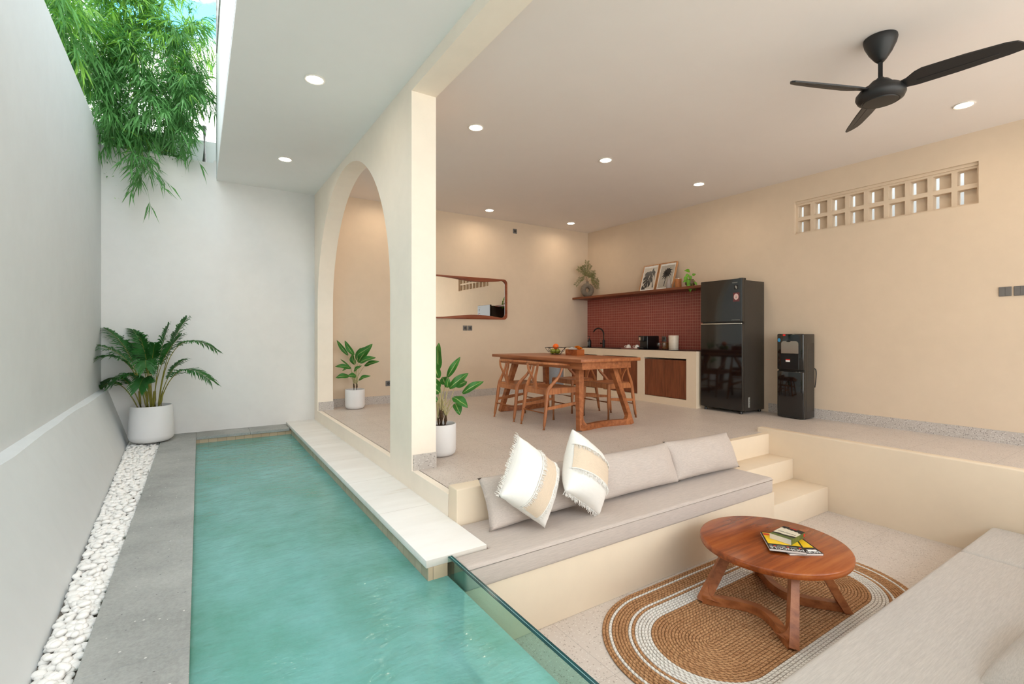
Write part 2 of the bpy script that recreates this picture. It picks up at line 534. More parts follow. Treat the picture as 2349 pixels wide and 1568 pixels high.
# ------------------------------------------------------------------ mesh helpers
def new_bm():
    return bmesh.new()

def add_box(bm, x0, x1, y0, y1, z0, z1, bev=0.0, seg=2):
    vs = [bm.verts.new((x, y, z)) for z in (z0, z1) for y in (y0, y1) for x in (x0, x1)]
    q = [(0, 2, 3, 1), (4, 5, 7, 6), (0, 1, 5, 4), (2, 6, 7, 3), (0, 4, 6, 2), (1, 3, 7, 5)]
    fs = [bm.faces.new([vs[i] for i in f]) for f in q]
    if bev > 0:
        es = list({e for f in fs for e in f.edges})
        bmesh.ops.bevel(bm, geom=es, offset=bev, segments=seg, profile=0.5, affect='EDGES')
    return fs

def hexa(bm, p):
    """8 points: bottom ring of four, then top ring of four"""
    vs = [bm.verts.new(q) for q in p]
    for f in ((3, 2, 1, 0), (4, 5, 6, 7), (0, 1, 5, 4), (1, 2, 6, 5), (2, 3, 7, 6), (3, 0, 4, 7)):
        bm.faces.new([vs[i] for i in f])

def frame_of(d):
    d = Vector(d).normalized()
    up = Vector((0, 0, 1)) if abs(d.z) < 0.95 else Vector((1, 0, 0))
    a = d.cross(up).normalized()
    return a, a.cross(d).normalized()

def add_tube(bm, pts, radii, n=8, cap=True, squash=1.0, updir=None):
    pts = [Vector(p) for p in pts]
    if not hasattr(radii, '__len__'):
        radii = [radii] * len(pts)
    rings = []
    prev = None
    for i, p in enumerate(pts):
        d = (pts[min(i + 1, len(pts) - 1)] - pts[max(i - 1, 0)])
        if updir is not None:
            dn = d.normalized()
            a = dn.cross(Vector(updir)).normalized()
            b = a.cross(dn).normalized()
        elif prev is None:
            a, b = frame_of(d)
        else:
            dn = d.normalized()
            a = (prev - dn * prev.dot(dn)).normalized()
            b = dn.cross(a).normalized()
        prev = a
        rings.append([bm.verts.new(p + a * math.cos(2 * PI * k / n) * radii[i] + b * math.sin(2 * PI * k / n) * radii[i] * squash) for k in range(n)])
    for r0, r1 in zip(rings, rings[1:]):
        for k in range(n):
            bm.faces.new((r0[k], r0[(k + 1) % n], r1[(k + 1) % n], r1[k]))
    if cap:
        bm.faces.new(list(reversed(rings[0])))
        bm.faces.new(rings[-1])

def add_bar(bm, pts, w, h, side):
    """rectangular bar along pts; side = direction of the width w"""
    pts = [Vector(p) for p in pts]
    side = Vector(side).normalized()
    rings = []
    for i, p in enumerate(pts):
        d = (pts[min(i + 1, len(pts) - 1)] - pts[max(i - 1, 0)]).normalized()
        s = (side - d * side.dot(d)).normalized()
        u = d.cross(s).normalized()
        ww = w[i] if hasattr(w, '__len__') else w
        hh = h[i] if hasattr(h, '__len__') else h
        rings.append([bm.verts.new(p + s * (ww / 2 * a) + u * (hh / 2 * b)) for a, b in ((-1, -1), (1, -1), (1, 1), (-1, 1))])
    for r0, r1 in zip(rings, rings[1:]):
        for k in range(4):
            bm.faces.new((r0[k], r0[(k + 1) % 4], r1[(k + 1) % 4], r1[k]))
    bm.faces.new(list(reversed(rings[0])))
    bm.faces.new(rings[-1])

def add_lathe(bm, prof, n=40, center=(0, 0, 0), closed_top=False, closed_bot=True):
    cx, cyy, cz = center
    rings = []
    for r, z in prof:
        if r < 1e-6:
            rings.append([bm.verts.new((cx, cyy, cz + z))])
        else:
            rings.append([bm.verts.new((cx + r * math.cos(2 * PI * k / n), cyy + r * math.sin(2 * PI * k / n), cz + z)) for k in range(n)])
    for r0, r1 in zip(rings, rings[1:]):
        for k in range(n):
            a, b, c, d = r0[k % len(r0)], r0[(k + 1) % len(r0)], r1[(k + 1) % len(r1)], r1[k % len(r1)]
            vs = []
            for q in (a, b, c, d):
                if q not in vs:
                    vs.append(q)
            if len(vs) >= 3:
                bm.faces.new(vs)
    if closed_bot and len(rings[0]) > 1:
        bm.faces.new(list(reversed(rings[0])))
    if closed_top and len(rings[-1]) > 1:
        bm.faces.new(rings[-1])

def add_prism(bm, poly, axis, a0, a1):
    """extrude a 2-D polygon along an axis; poly coordinates are the other two axes in order"""
    def pt(p, a):
        return {'X': (a, p[0], p[1]), 'Y': (p[0], a, p[1]), 'Z': (p[0], p[1], a)}[axis]
    v0 = [bm.verts.new(pt(p, a0)) for p in poly]
    v1 = [bm.verts.new(pt(p, a1)) for p in poly]
    n = len(poly)
    f0 = bm.faces.new(v0)
    f1 = bm.faces.new(list(reversed(v1)))
    for i in range(n):
        bm.faces.new((v0[i], v1[i], v1[(i + 1) % n], v0[(i + 1) % n]))
    return f0, f1

def add_grid(bm, fn, nu, nv, uvl=None, uvfn=None, mat=0):
    vs = [[bm.verts.new(fn(i / nu, j / nv)) for j in range(nv + 1)] for i in range(nu + 1)]
    for i in range(nu):
        for j in range(nv):
            f = bm.faces.new((vs[i][j], vs[i + 1][j], vs[i + 1][j + 1], vs[i][j + 1]))
            f.material_index = mat
            if uvl is not None:
                for lp, (a, b) in zip(f.loops, ((i, j), (i + 1, j), (i + 1, j + 1), (i, j + 1))):
                    lp[uvl].uv = uvfn(a / nu, b / nv)
    return vs

def obj(name, bm, mat, parent=None, smooth=False, fix=True, loc=None, rot=None, angle=None):
    if fix:
        bmesh.ops.recalc_face_normals(bm, faces=bm.faces)
    me = bpy.data.meshes.new(name)
    bm.to_mesh(me)
    bm.free()
    for m in (mat if isinstance(mat, (list, tuple)) else [mat]):
        me.materials.append(m)
    if smooth:
        me.polygons.foreach_set('use_smooth', [True] * len(me.polygons))
        if angle:
            me.set_sharp_from_angle(angle=math.radians(angle))
    o = bpy.data.objects.new(name, me)
    C.objects.link(o)
    if loc is not None:
        o.location = loc
    if rot is not None:
        o.rotation_euler = rot
    if parent is not None:
        o.parent = parent
    return o

def tag(o, label, cat, group=None, kind=None):
    if label:
        o['label'] = label
    if cat:
        o['category'] = cat
    if group:
        o['group'] = group
    if kind:
        o['kind'] = kind
    return o

def thing(name, label, cat, loc=(0, 0, 0), rotz=0.0, group=None):
    o = bpy.data.objects.new(name, None)
    o.empty_display_size = 0.1
    C.objects.link(o)
    o.location = loc
    o.rotation_euler = (0, 0, rotz)
    return tag(o, label, cat, group)

def struct(name, bm, mat, smooth=False, angle=None):
    o = obj(name, bm, mat, None, smooth, angle=angle)
    o['kind'] = 'structure'
    return o

def dup(root, loc=None, rotz=None, label=None, group=None):
    """copy of a thing together with its parts and sub-parts (mesh data shared)"""
    r = root.copy()
    C.objects.link(r)
    if loc is not None:
        r.location = loc
    if rotz is not None:
        r.rotation_euler = (r.rotation_euler[0], r.rotation_euler[1], rotz)
    if label:
        r['label'] = label
    if group:
        r['group'] = group
    for ch in list(root.children):
        c = ch.copy()
        C.objects.link(c)
        c.parent = r
        for g in list(ch.children):
            d = g.copy()
            C.objects.link(d)
            d.parent = c
    return r

def text(name, body, size, mat, parent, loc, rot, align='CENTER', depth=0.0006, sx=1.0, bold=0.0):
    cu = bpy.data.curves.new(name, 'FONT')
    cu.body = body
    cu.size = size
    cu.extrude = depth
    cu.offset = bold
    cu.align_x = align
    cu.align_y = 'CENTER'
    tmp = bpy.data.objects.new('text_tmp', cu)
    C.objects.link(tmp)
    bpy.context.view_layer.update()
    me = bpy.data.meshes.new_from_object(tmp.evaluated_get(bpy.context.evaluated_depsgraph_get()))
    bpy.data.objects.remove(tmp)
    bpy.data.curves.remove(cu)
    me.name = name
    me.materials.clear()
    me.materials.append(mat)
    o = bpy.data.objects.new(name, me)
    C.objects.link(o)
    o.location = loc
    o.rotation_euler = rot
    o.scale = (sx, 1, 1)
    o.parent = parent
    return o

def ellipse_pts(cx, cyy, rx, ry, n=24, a0=0, a1=2 * PI):
    return [(cx + rx * math.cos(a0 + (a1 - a0) * k / n), cyy + ry * math.sin(a0 + (a1 - a0) * k / n)) for k in range(n)]

def bez(p0, p1, p2, n):
    p0, p1, p2 = Vector(p0), Vector(p1), Vector(p2)
    return [p0 * (1 - t) ** 2 + p1 * 2 * t * (1 - t) + p2 * t * t for t in [i / n for i in range(n + 1)]]

def catmull(pts, n=6):
    pts = [Vector(p) for p in pts]
    P = [pts[0] * 2 - pts[1]] + pts + [pts[-1] * 2 - pts[-2]]
    out = []
    for i in range(1, len(P) - 2):
        a, b, c, d = P[i - 1:i + 3]
        for k in range(n):
            t = k / n
            out.append(0.5 * ((2 * b) + (c - a) * t + (2 * a - 5 * b + 4 * c - d) * t * t + (3 * b - a - 3 * c + d) * t ** 3))
    out.append(pts[-1])
    return out

RIGHT = Vector((math.cos(YAW), -math.sin(YAW), 0))      # a direction across the garden, used to lay out plants
BACK = Vector((math.sin(YAW), math.cos(YAW), 0))

# ================================================================== SETTING
YB, XR, ZC = 7.52, 6.75, 3.19          # far wall, kitchen wall, ceiling height
YN = -2.6                              # where the open front of the house ends
PIT, XI = -0.67, 5.26                  # sunken lounge floor and its side wall
XA = 1.42                              # outer face of the arch wall

# garden wall on the left, leaning a little away from the pool
def xl(y):
    return -0.985 + 0.02 * (YB - y)
bm = new_bm()
hexa(bm, [(xl(YN) - 0.15, YN, -0.3), (xl(YN), YN, -0.3), (xl(YB), YB, -0.3), (xl(YB) - 0.15, YB, -0.3),
          (xl(YN) - 0.15, YN, 3.47), (xl(YN), YN, 3.47), (xl(YB), YB, 3.47), (xl(YB) - 0.15, YB, 3.47)])
struct('wall_left', bm, M['white_wall'])
def xb(y):
    return -0.72 + 0.0387 * (7.35 - y)
bm = new_bm()
NL = 26
prev = None
for i in range(NL + 1):
    y = YN + (YB - YN) * i / NL
    wob = 0.010 * math.sin(y * 2.1) + 0.006 * math.sin(y * 5.3 + 1)
    xe = xl(y) + 0.060 + wob
    ring = [(xl(y) - 0.01, y, -0.30), (xb(y) + 0.02, y, -0.30), (xe + (xb(y) - xe) * 0.97, y, -0.18), (xe + 0.012, y, 0.395),
            (xe, y, 0.43), (xl(y) - 0.01, y, 0.445)]
    vs = [bm.verts.new(q) for q in ring]
    if prev:
        for k in range(6):
            bm.faces.new((prev[k], prev[(k + 1) % 6], vs[(k + 1) % 6], vs[k]))
    prev = vs
struct('wall_left_plinth', bm, M['white_wall'], True, 30)

# far wall: garden part and house part, with the pale wall of the neighbour behind it
bm = new_bm()
add_box(bm, -1.6, 0.16, YB, YB + 0.15, -1.5, 3.36)
add_box(bm, 0.16, XA + 0.08, YB, YB + 0.15, -1.5, 3.4)
struct('wall_far', bm, M['pool_wall'])
bm = new_bm()
add_box(bm, XA + 0.08, XR + 0.2, YB, YB + 0.15, -0.2, ZC + 0.1)
struct('wall_back', bm, M['house_wall'])
bm = new_bm()
add_box(bm, -1.75, 0.6, 8.15, 8.3, -0.3, 3.85)
struct('wall_rear', bm, M['white_wall'])
# upper storey over the terrace; its underside is the terrace ceiling
bm = new_bm()
add_box(bm, 0.19, XA + 0.02, YN, YB + 0.15, 3.16, 6.6)
struct('wall_upper', bm, M['white_wall'])
bm = new_bm()
add_box(bm, 0.192, XA, YN, YB, 3.135, 3.16)
struct('ceiling_terrace', bm, M['patio_ceiling'])
bm = new_bm()
add_box(bm, XA + 0.05, XR + 0.2, YN, YB + 0.1, ZC, ZC + 0.18)
struct('ceiling', bm, M['ceiling'])

# arch wall with its pillar and the beam that runs on towards the camera
bm = new_bm()
Y0, Y1, SPR, AR, YM = 3.66, YB, 1.47, 1.56, 5.735
arc = [(YM - AR, 0.0)] + [(YM - AR * math.cos(PI * k / 48), SPR + AR * math.sin(PI * k / 48)) for k in range(49)] + [(YM + AR, 0.0)]
# built as a strip between the opening curve and the outer rectangle, on both faces
def outer_pt(k):
    y, z = arc[k]
    if k == 0:
        return (Y0, 0.0)
    if k == len(arc) - 1:
        return (Y1, 0.0)
    a = (k - 1) / 48 * PI
    dy, dz = -math.cos(a), math.sin(a)
    ty = ((Y0 - YM) / dy) if dy < -1e-6 else (((Y1 - YM) / dy) if dy > 1e-6 else 1e9)
    tz = (ZC - SPR) / dz if dz > 1e-6 else 1e9
    t = min(ty, tz)
    return (YM + dy * t, SPR + dz * t)
outs = [outer_pt(k) for k in range(len(arc))]
vi0 = [bm.verts.new((XA, y, z)) for y, z in arc]
vo0 = [bm.verts.new((XA, y, z)) for y, z in outs]
vi1 = [bm.verts.new((XA + 0.21, y, z)) for y, z in arc]
vo1 = [bm.verts.new((XA + 0.21, y, z)) for y, z in outs]
for k in range(len(arc) - 1):
    bm.faces.new((vi0[k], vi0[k + 1], vo0[k + 1], vo0[k]))
    bm.faces.new((vi1[k], vo1[k], vo1[k + 1], vi1[k + 1]))
    bm.faces.new((vi0[k], vi1[k], vi1[k + 1], vi0[k + 1]))
    bm.faces.new((vo0[k], vo0[k + 1], vo1[k + 1], vo1[k]))
# missing corner triangles of the rectangle
for X in (XA, XA + 0.21):
    for yy in (Y0, Y1):
        near = [q for q in outs if abs(q[0] - yy) < 1e-6]
        top = max(near, key=lambda q: q[1])
        flat = [q for q in outs if abs(q[1] - ZC) < 1e-6]
        side = min(flat, key=lambda q: abs(q[0] - yy))
        bm.faces.new([bm.verts.new((X, *top)), bm.verts.new((X, *side)), bm.verts.new((X, yy, ZC))])
add_box(bm, XA, XA + 0.21, Y0 - 0.0001, Y0, 0, ZC)
struct('wall_arch', bm, M['arch_wall'])
bm = new_bm()
add_box(bm, XA, XA + 0.21, YN, Y0, 3.03, ZC)
struct('trim_beam', bm, M['arch_wall'])
# plaster lip under the house floor
bm = new_bm()
add_box(bm, XA, XA + 0.06, 2.99, YB, -0.70, 0.0)
struct('trim_lip', bm, M['arch_wall'])

# right wall with the opening for the ventilation blocks
VY0, VY1, VZ0, VZ1 = 1.555, 3.393, 2.444, 2.880
bm = new_bm()
add_box(bm, XR, XR + 0.16, YN, YB + 0.15, -0.2, VZ0)
add_box(bm, XR, XR + 0.16, YN, YB + 0.15, VZ1, ZC + 0.1)
add_box(bm, XR, XR + 0.16, YN, VY0, VZ0, VZ1)
add_box(bm, XR, XR + 0.16, VY1, YB + 0.15, VZ0, VZ1)
struct('wall_right', bm, M['house_wall'])

bm = new_bm()
add_box(bm, 7.7, 7.85, -1.5, 9.0, -1.5, 4.6)
struct('wall_added_outside', bm, M['white_wall'])  # white wall added outside so the vent slits look bright

# floors
bm = new_bm()
add_box(bm, XA + 0.055, XR, 2.985, YB, -0.2, 0.0)
add_box(bm, XI + 0.10, XR, YN, 2.985, -0.2, 0.0)
add_box(bm, 1.25, XI + 0.10, YN, 0.0, -0.2, 0.0)
struct('floor', bm, M['floor'])
bm = new_bm()
add_box(bm, 1.16, XI + 0.05, -0.05, 3.0, PIT - 0.15, PIT)
struct('floor_sunken', bm, M['floor'])
bm = new_bm()
add_box(bm, -30, 40, -30, 40, -1.6, -1.55)
struct('ground_outside', bm, M['bamboo_ground'])
bm = new_bm()
add_box(bm, 1.25, 14, -14, YN, -0.35, -0.02)
add_box(bm, -8, 1.25, -14, YN - 0.1, -0.35, -0.18)
struct('ground_front_bounce', bm, M['bounce_paving'])  # unseen pale ground, added to bounce daylight up to the ceilings

# sunken lounge walls
bm = new_bm()
add_box(bm, XI, XI + 0.10, 0.0, 3.05, PIT - 0.1, 0.05, 0.012, 3)
struct('wall_sunken_right', bm, M['pit_wall'], True, 40)
bm = new_bm()
add_box(bm, XA, 4.16, 2.855, 2.985, PIT - 0.1, 0.065, 0.008, 3)
add_box(bm, 4.12, XI + 0.02, 2.915, 2.9849, PIT - 0.1, 0.0)
struct('wall_sunken_back', bm, M['pit_wall'], True, 40)
bm = new_bm()
add_box(bm, 1.25, XI + 0.02, 0.0, 0.12, PIT - 0.1, 0.05, 0.01, 2)
struct('wall_sunken_front', bm, M['pit_wall'], True, 40)

# masonry stair and built-in benches
bm = new_bm()
add_box(bm, 4.19, XI, 2.655, 2.93, PIT, -0.22, 0.006, 2)
add_box(bm, 4.265, XI, 2.317, 2.66, PIT, -0.425, 0.006, 2)
tag(obj('stair', bm, M['pit_wall'], smooth=True, angle=40), 'cream plaster stair of two steps beside the end of the long bench', 'stairs', kind='structure')
bm = new_bm()
add_box(bm, 1.195, 4.27, 2.317, 2.86, PIT, -0.302, 0.006, 2)
tag(obj('built_in_bench', bm, M['pit_wall'], smooth=True, angle=40), 'cream plaster built-in bench below the back wall of the sunken lounge', 'bench')
bm = new_bm()
add_box(bm, 1.25, XI, 0.12, 1.10, PIT, -0.545, 0.006, 2)
tag(obj('built_in_bench', bm, M['pit_wall'], smooth=True, angle=40), 'low cream plaster bench hidden under the big light grey mattress', 'bench')

# skirtings
def skirt(name, boxes):
    bm = new_bm()
    for b in boxes:
        add_box(bm, *b)
    struct(name, bm, M['skirting'])
skirt('baseboard_right', [(XR - 0.014, XR, YN, 3.74, 0, 0.125)])
skirt('baseboard_back', [(XA + 0.21, 6.10, YB - 0.014, YB, 0, 0.125)])
skirt('baseboard_arch', [(XA + 0.012, XA + 0.216, YM + AR - 0.012, YM + AR + 0.002, 0, 0.125), (XA + 0.012, XA + 0.210, Y0 - 0.012, Y0 + 0.002, 0, 0.125),
                         (XA + 0.205, XA + 0.222, Y0 + 0.02, YM - AR, 0, 0.125), (XA + 0.205, XA + 0.222, YM + AR, YB, 0, 0.125)])

# pool
PX0, PX1, PXG, PYB, WZ = -0.045, 1.05, 1.165, 7.15, -0.262
bm = new_bm()
add_box(bm, PX0 - 0.1, PXG + 0.04, YN, PYB + 0.1, -1.42, -1.32)
struct('floor_pool', bm, M['pool_tile'])
bm = new_bm()
add_box(bm, PX0 - 0.1, PX0, YN, PYB, -1.35, -0.35)
add_box(bm, PX1, PX1 + 0.14, 2.46, PYB, -1.35, -0.35)
add_box(bm, PX0 - 0.1, PX1 + 0.1, PYB, PYB + 0.1, -1.35, -0.35)
add_box(bm, PX0 - 0.1, PXG + 0.04, YN - 0.1, YN, -1.35, -0.20)
add_box(bm, PXG, PXG + 0.04, YN, 2.46, -1.35, PIT)
struct('wall_pool', bm, M['pool_tile'])
bm = new_bm()
add_box(bm, PX0, PX1 + 0.1, PYB - 0.002, PYB + 0.1, -0.36, -0.214)
add_box(bm, PX1 + 0.002, PXG, 2.458, 2.52, -0.36, -0.191)
struct('trim_pool_tile', bm, M['pool_edge'])
bm = new_bm()
add_box(bm, PX0 - 0.1, PX0 + 0.002, YN, PYB, -0.36, -0.214)
add_box(bm, PX1 - 0.002, PX1 + 0.1, 2.46, PYB, -0.36, -0.191)
struct('trim_pool_tile_side', bm, M['pool_edge_side'])
bm = new_bm()
v = [bm.verts.new(p) for p in ((PX0, YN, WZ), (PXG, YN, WZ), (PXG, 2.458, WZ), (PX1, 2.458, WZ), (PX1, PYB, WZ), (PX0, PYB, WZ))]
bm.faces.new(v)
struct('water_pool', bm, M['water'])
# grey stone coping, slab by slab
bm = new_bm()
ys = [YN, -1.4, -0.15, 1.1, 2.35, 3.62, 4.9, 6.15, YB]
for a, b in zip(ys, ys[1:]):
    add_box(bm, -0.385, -0.032, a + 0.0012, b - 0.0012, -0.215, -0.18, 0.002, 1)
for a, b in ((-0.03, 0.56), (0.5624, 1.03)):
    add_box(bm, a, b, PYB - 0.012, YB, -0.215, -0.18, 0.002, 1)
struct('trim_grey_coping', bm, M['andesite'])
bm = new_bm()
add_box(bm, PX1 - 0.012, XA, 2.46, YB, -0.193, -0.15, 0.004, 2)
struct('trim_white_coping', bm, M['marble'], True, 40)
bm = new_bm()
add_box(bm, -1.0, -0.385, YN, YB, -0.34, -0.225)
struct('ground_pebble_bed', bm, M['pebble_bed'])

# glass between pool and lounge: two laminated sheets with dark polished edges
gp = thing('pool_glass_panel', 'thick green-tinted glass panel between the pool and the sunken lounge', 'glass panel', (PXG, 2.455, -0.155))
for k, (a, b) in enumerate(((0.001, 0.011), (0.015, 0.026))):
    bm = new_bm()
    add_box(bm, a, b, -5.0, 0.0, PIT + 0.16, -0.004)
    obj('glass_sheet', bm, M['pool_glass'], gp)
    bm = new_bm()
    add_box(bm, a, b, -5.0, 0.0, -0.004, 0.0)
    obj('polished_edge', bm, M['glass_edge'], gp)
bm = new_bm()
add_box(bm, 0.011, 0.015, -5.0, 0.0, -0.004, -0.001)
obj('interlayer', bm, M['glass_film'], gp)

# pipe on the neighbour's wall and a window frame on the upper storey
dp = thing('drain_pipe', 'weathered grey drain pipe with rust on the pale wall above the pool', 'pipe', (0.06, 7.72, 3.3))
bm = new_bm()
add_tube(bm, [(0, 0, 0.10), (0, 0, 0.60)], 0.028, 12)
obj('pipe', bm, M['rusty_pipe'], dp, True, angle=40)
bm = new_bm()
add_tube(bm, [(0, 0, -0.05), (0, 0, 0.11)], [0.024, 0.0285], 12)
obj('rusted_end', bm, M['rust'], dp, True, angle=40)
bm = new_bm()
add_box(bm, 0.176, 0.19, 5.6, 7.1, 4.62, 4.65)
add_box(bm, 0.176, 0.19, 5.6, 5.63, 4.65, 6.5)
add_box(bm, 0.176, 0.19, 7.07, 7.1, 4.65, 6.5)
struct('window_1', bm, M['rusty_pipe'])

# ventilation blocks
vp = thing('ventilation_blocks', 'row of open cement ventilation blocks high in the right wall', 'ventilation opening', (XR, VY0, VZ0))
bw, bh = (VY1 - VY0) / 9, (VZ1 - VZ0 - 0.03) / 2
def vent_bm():
    bm = new_bm()
    d0, d1, t = 0.05, 0.158, 0.024
    add_box(bm, d0, d1, 0, t, 0, bh)
    add_box(bm, d0, d1, bw - t, bw, 0, bh)
    add_box(bm, d0, d1, t, bw - t, 0, t)
    add_box(bm, d0, d1, t, bw - t, bh - t, bh)
    add_box(bm, d0 + 0.070, d0 + 0.085, t, bw * 0.70, t, bh - t)
    return bm
vb = obj('block', vent_bm(), M['house_wall'], vp)
for i in range(9):
    for j in range(2):
        o = vb if i + j == 0 else vb.copy()
        if o is not vb:
            C.objects.link(o)
            o.parent = vp
        o.location = (0, i * bw, j * bh)
bm = new_bm()
add_box(bm, 0.03, 0.15, 0, VY1 - VY0, 2 * bh, VZ1 - VZ0)
obj('lintel', bm, M['house_wall'], vp)

# ================================================================== LAMPS
def downlight(x, y, z, label, power=LAMP_POWER):
    t = thing('ceiling_downlight', label, 'ceiling light', (x, y, z), 0, 'round recessed downlights')
    bm = new_bm()
    add_lathe(bm, [(0.062, -0.001), (0.075, -0.001), (0.080, -0.007), (0.074, -0.012), (0.064, -0.009)], 36, closed_bot=False)
    obj('rim', bm, M['lamp_rim'], t, True, angle=40)
    bm = new_bm()
    add_lathe(bm, [(0.0, -0.008), (0.064, -0.008), (0.064, -0.001)], 36, closed_bot=False)
    obj('diffuser', bm, M['lamp'], t)
    ld = bpy.data.lights.new('downlight_glow', 'AREA')
    ld.shape = 'DISK'
    ld.size = 0.12
    ld.energy = power
    ld.color = LAMP_COLOR
    ld.spread = math.radians(165)
    lo = bpy.data.objects.new('downlight_glow', ld)
    C.objects.link(lo)
    lo.parent = t
    lo.location = (0, 0, -0.02)
    return t
downlight(2.353, 4.30, ZC, 'round downlight in the room ceiling, nearest to the arch pillar')
downlight(4.10, 4.25, ZC, 'round downlight in the ceiling above the dining table')
downlight(5.84, 4.22, ZC, 'round downlight in the ceiling above the fridge')
downlight(4.10, 7.02, ZC, 'round downlight by the far wall, near the small high socket')
downlight(5.86, 7.00, ZC, 'round downlight in the far corner above the sink')
downlight(5.87, 1.45, ZC, 'round downlight next to the ceiling fan')
downlight(2.353, 7.02, ZC, 'round downlight in the ceiling behind the arch')
downlight(0.777, 4.106, 3.135, 'large nearer downlight in the terrace ceiling over the pool', LAMP_POWER * 0.35)
downlight(0.839, 6.15, 3.135, 'smaller farther downlight in the terrace ceiling over the pool', LAMP_POWER * 0.35)

# ------------------------------------------------------------------ ceiling fan
fan = thing('ceiling_fan', 'matt black three-blade ceiling fan hanging on a short rod', 'fan', (4.06, 1.45, ZC))
bm = new_bm()
add_lathe(bm, [(0.0, 0.0), (0.099, -0.001), (0.101, -0.016), (0.093, -0.05), (0.068, -0.105), (0.036, -0.155), (0.020, -0.172), (0.0, -0.172)], 40, closed_bot=False)
obj('canopy', bm, M['black_matt'], fan, True, angle=50)
bm = new_bm()
add_tube(bm, [(0, 0, -0.16), (0, 0, -0.30)], 0.014, 16)
obj('rod', bm, M['black_matt'], fan, True, angle=40)
bm = new_bm()
add_lathe(bm, [(0.0, -0.285), (0.022, -0.285), (0.026, -0.297), (0.052, -0.305), (0.075, -0.33), (0.084, -0.352), (0.118, -0.356), (0.128, -0.370),
               (0.132, -0.376), (0.145, -0.392), (0.147, -0.412), (0.135, -0.438), (0.112, -0.452), (0.107, -0.449), (0.104, -0.449), (0.101, -0.455), (0.0, -0.459)], 48, closed_bot=False)
obj('motor_housing', bm, M['black_matt'], fan, True, angle=35)
def fan_blade():
    bm = new_bm()
    outline = [(0.11, -0.030), (0.15, -0.042), (0.20, -0.080), (0.24, -0.094), (0.45, -0.088), (0.63, -0.070), (0.68, -0.054), (0.712, -0.016), (0.718, 0.010),
               (0.705, 0.028), (0.64, 0.036), (0.40, 0.046), (0.20, 0.046), (0.11, 0.032)]
    f0, f1 = add_prism(bm, outline, 'Z', -0.005, 0.005)
    # pressed rib along the blade
    add_box(bm, 0.20, 0.60, -0.008, 0.002, -0.0075, 0.0075, 0.003, 2)
    bmesh.ops.rotate(bm, verts=bm.verts, cent=(0, 0, 0), matrix=Matrix.Rotation(math.radians(-19), 3, 'X'))
    return bm
b0 = obj('blade', fan_blade(), M['black_matt'], fan, True, angle=30)
for k, a in enumerate((157, 277, 37)):
    o = b0 if k == 0 else b0.copy()
    if k:
        C.objects.link(o)
        o.parent = fan
    o.location = (0, 0, -0.375)
    o.rotation_euler = (0, 0, math.radians(a))

# ================================================================== SUNKEN LOUNGE
m = thing('bench_mattress', 'long beige-grey mattress on the built-in bench by the glass', 'cushion', (1.195, 2.30, -0.302))
bm = new_bm()
# outline notched round the end of the white coping, extruded and softened
poly = [(0.0, 0.0), (3.03, 0.0), (3.03, 0.545), (0.235, 0.545), (0.235, 0.152), (0.0, 0.152)]
add_prism(bm, poly, 'Z', 0.0, 0.137)
bmesh.ops.recalc_face_normals(bm, faces=bm.faces)
bmesh.ops.bevel(bm, geom=[e for e in bm.edges], offset=0.022, segments=4, profile=0.5, affect='EDGES')
obj('cover', bm, M['fabric'], m, True, angle=60)
bm = new_bm()
add_tube(bm, [(0.01, -0.0015, 0.118), (3.02, -0.0015, 0.118)], 0.0022, 6)
obj('seam', bm, M['fabric'], m, True)

m = thing('bench_mattress', 'big light grey mattress in the bottom corner, opposite the coffee table', 'cushion', (1.26, 0.17, -0.545))
bm = new_bm()
add_box(bm, 0.0, 3.215, 0.0, 0.965, 0.0, 0.122, 0.03, 4)
obj('cover', bm, M['fabric_near'], m, True, angle=60)
bm = new_bm()
add_box(bm, 3.225, 3.99, 0.0, 0.965, 0.0, 0.122, 0.03, 4)
obj('cover', bm, M['fabric_near'], m, True, angle=60)

def pillow_fn(w, h, t, su=1.0, pinch=0.055, puff=2.2, side=1, wob=0.0, seed=0.0, off=0.0):
    def fn(a, b):
        u, v = 2 * a - 1, 2 * b - 1
        pu = 1 - pinch * (1 - v * v) ** 0.8 * abs(u) ** 3
        pv = 1 - pinch * (1 - u * u) ** 0.8 * abs(v) ** 3
        x, y = u * w / 2 * pu, v * h / 2 * pv
        k = max(0.0, 1 - abs(u) ** puff) ** 0.55 * max(0.0, 1 - abs(v) ** puff) ** 0.55
        z = side * (t / 2 * k + off)
        if wob:
            n = mnoise.noise(Vector((x * 9 + seed, y * 9, seed)))
            z += wob * n * min(1, 3 * k)
            e = mnoise.noise(Vector((u * 6 + seed, v * 6, 3 + seed)))
            x += 0.3 * wob * e
            y += 0.3 * wob * e
        return (x, y, z)
    return fn

def make_pillow(name, label, cat, w, h, t, mat, wob=0.008, seed=0.0, group=None, pinch=0.055):
    th = thing(name, label, cat, group=group)
    bm = new_bm()
    for s in (1, -1):
        add_grid(bm, pillow_fn(w, h, t, side=s, wob=wob, seed=seed + s, pinch=pinch), 28, 22)
    bmesh.ops.remove_doubles(bm, verts=bm.verts, dist=0.004)
    obj('cover', bm, mat, th, True)
    return th

def place(o, center, normal, updir, spin=0.0):
    """local z to normal, local y to updir as nearly as possible, then spin about the normal"""
    nz = Vector(normal).normalized()
    uy = Vector(updir)
    uy = (uy - nz * uy.dot(nz)).normalized()
    ux = uy.cross(nz)
    mt = Matrix((ux, uy, nz)).transposed().to_4x4() @ Matrix.Rotation(spin, 4, 'Z')
    o.matrix_world = Matrix.Translation(Vector(center)) @ mt

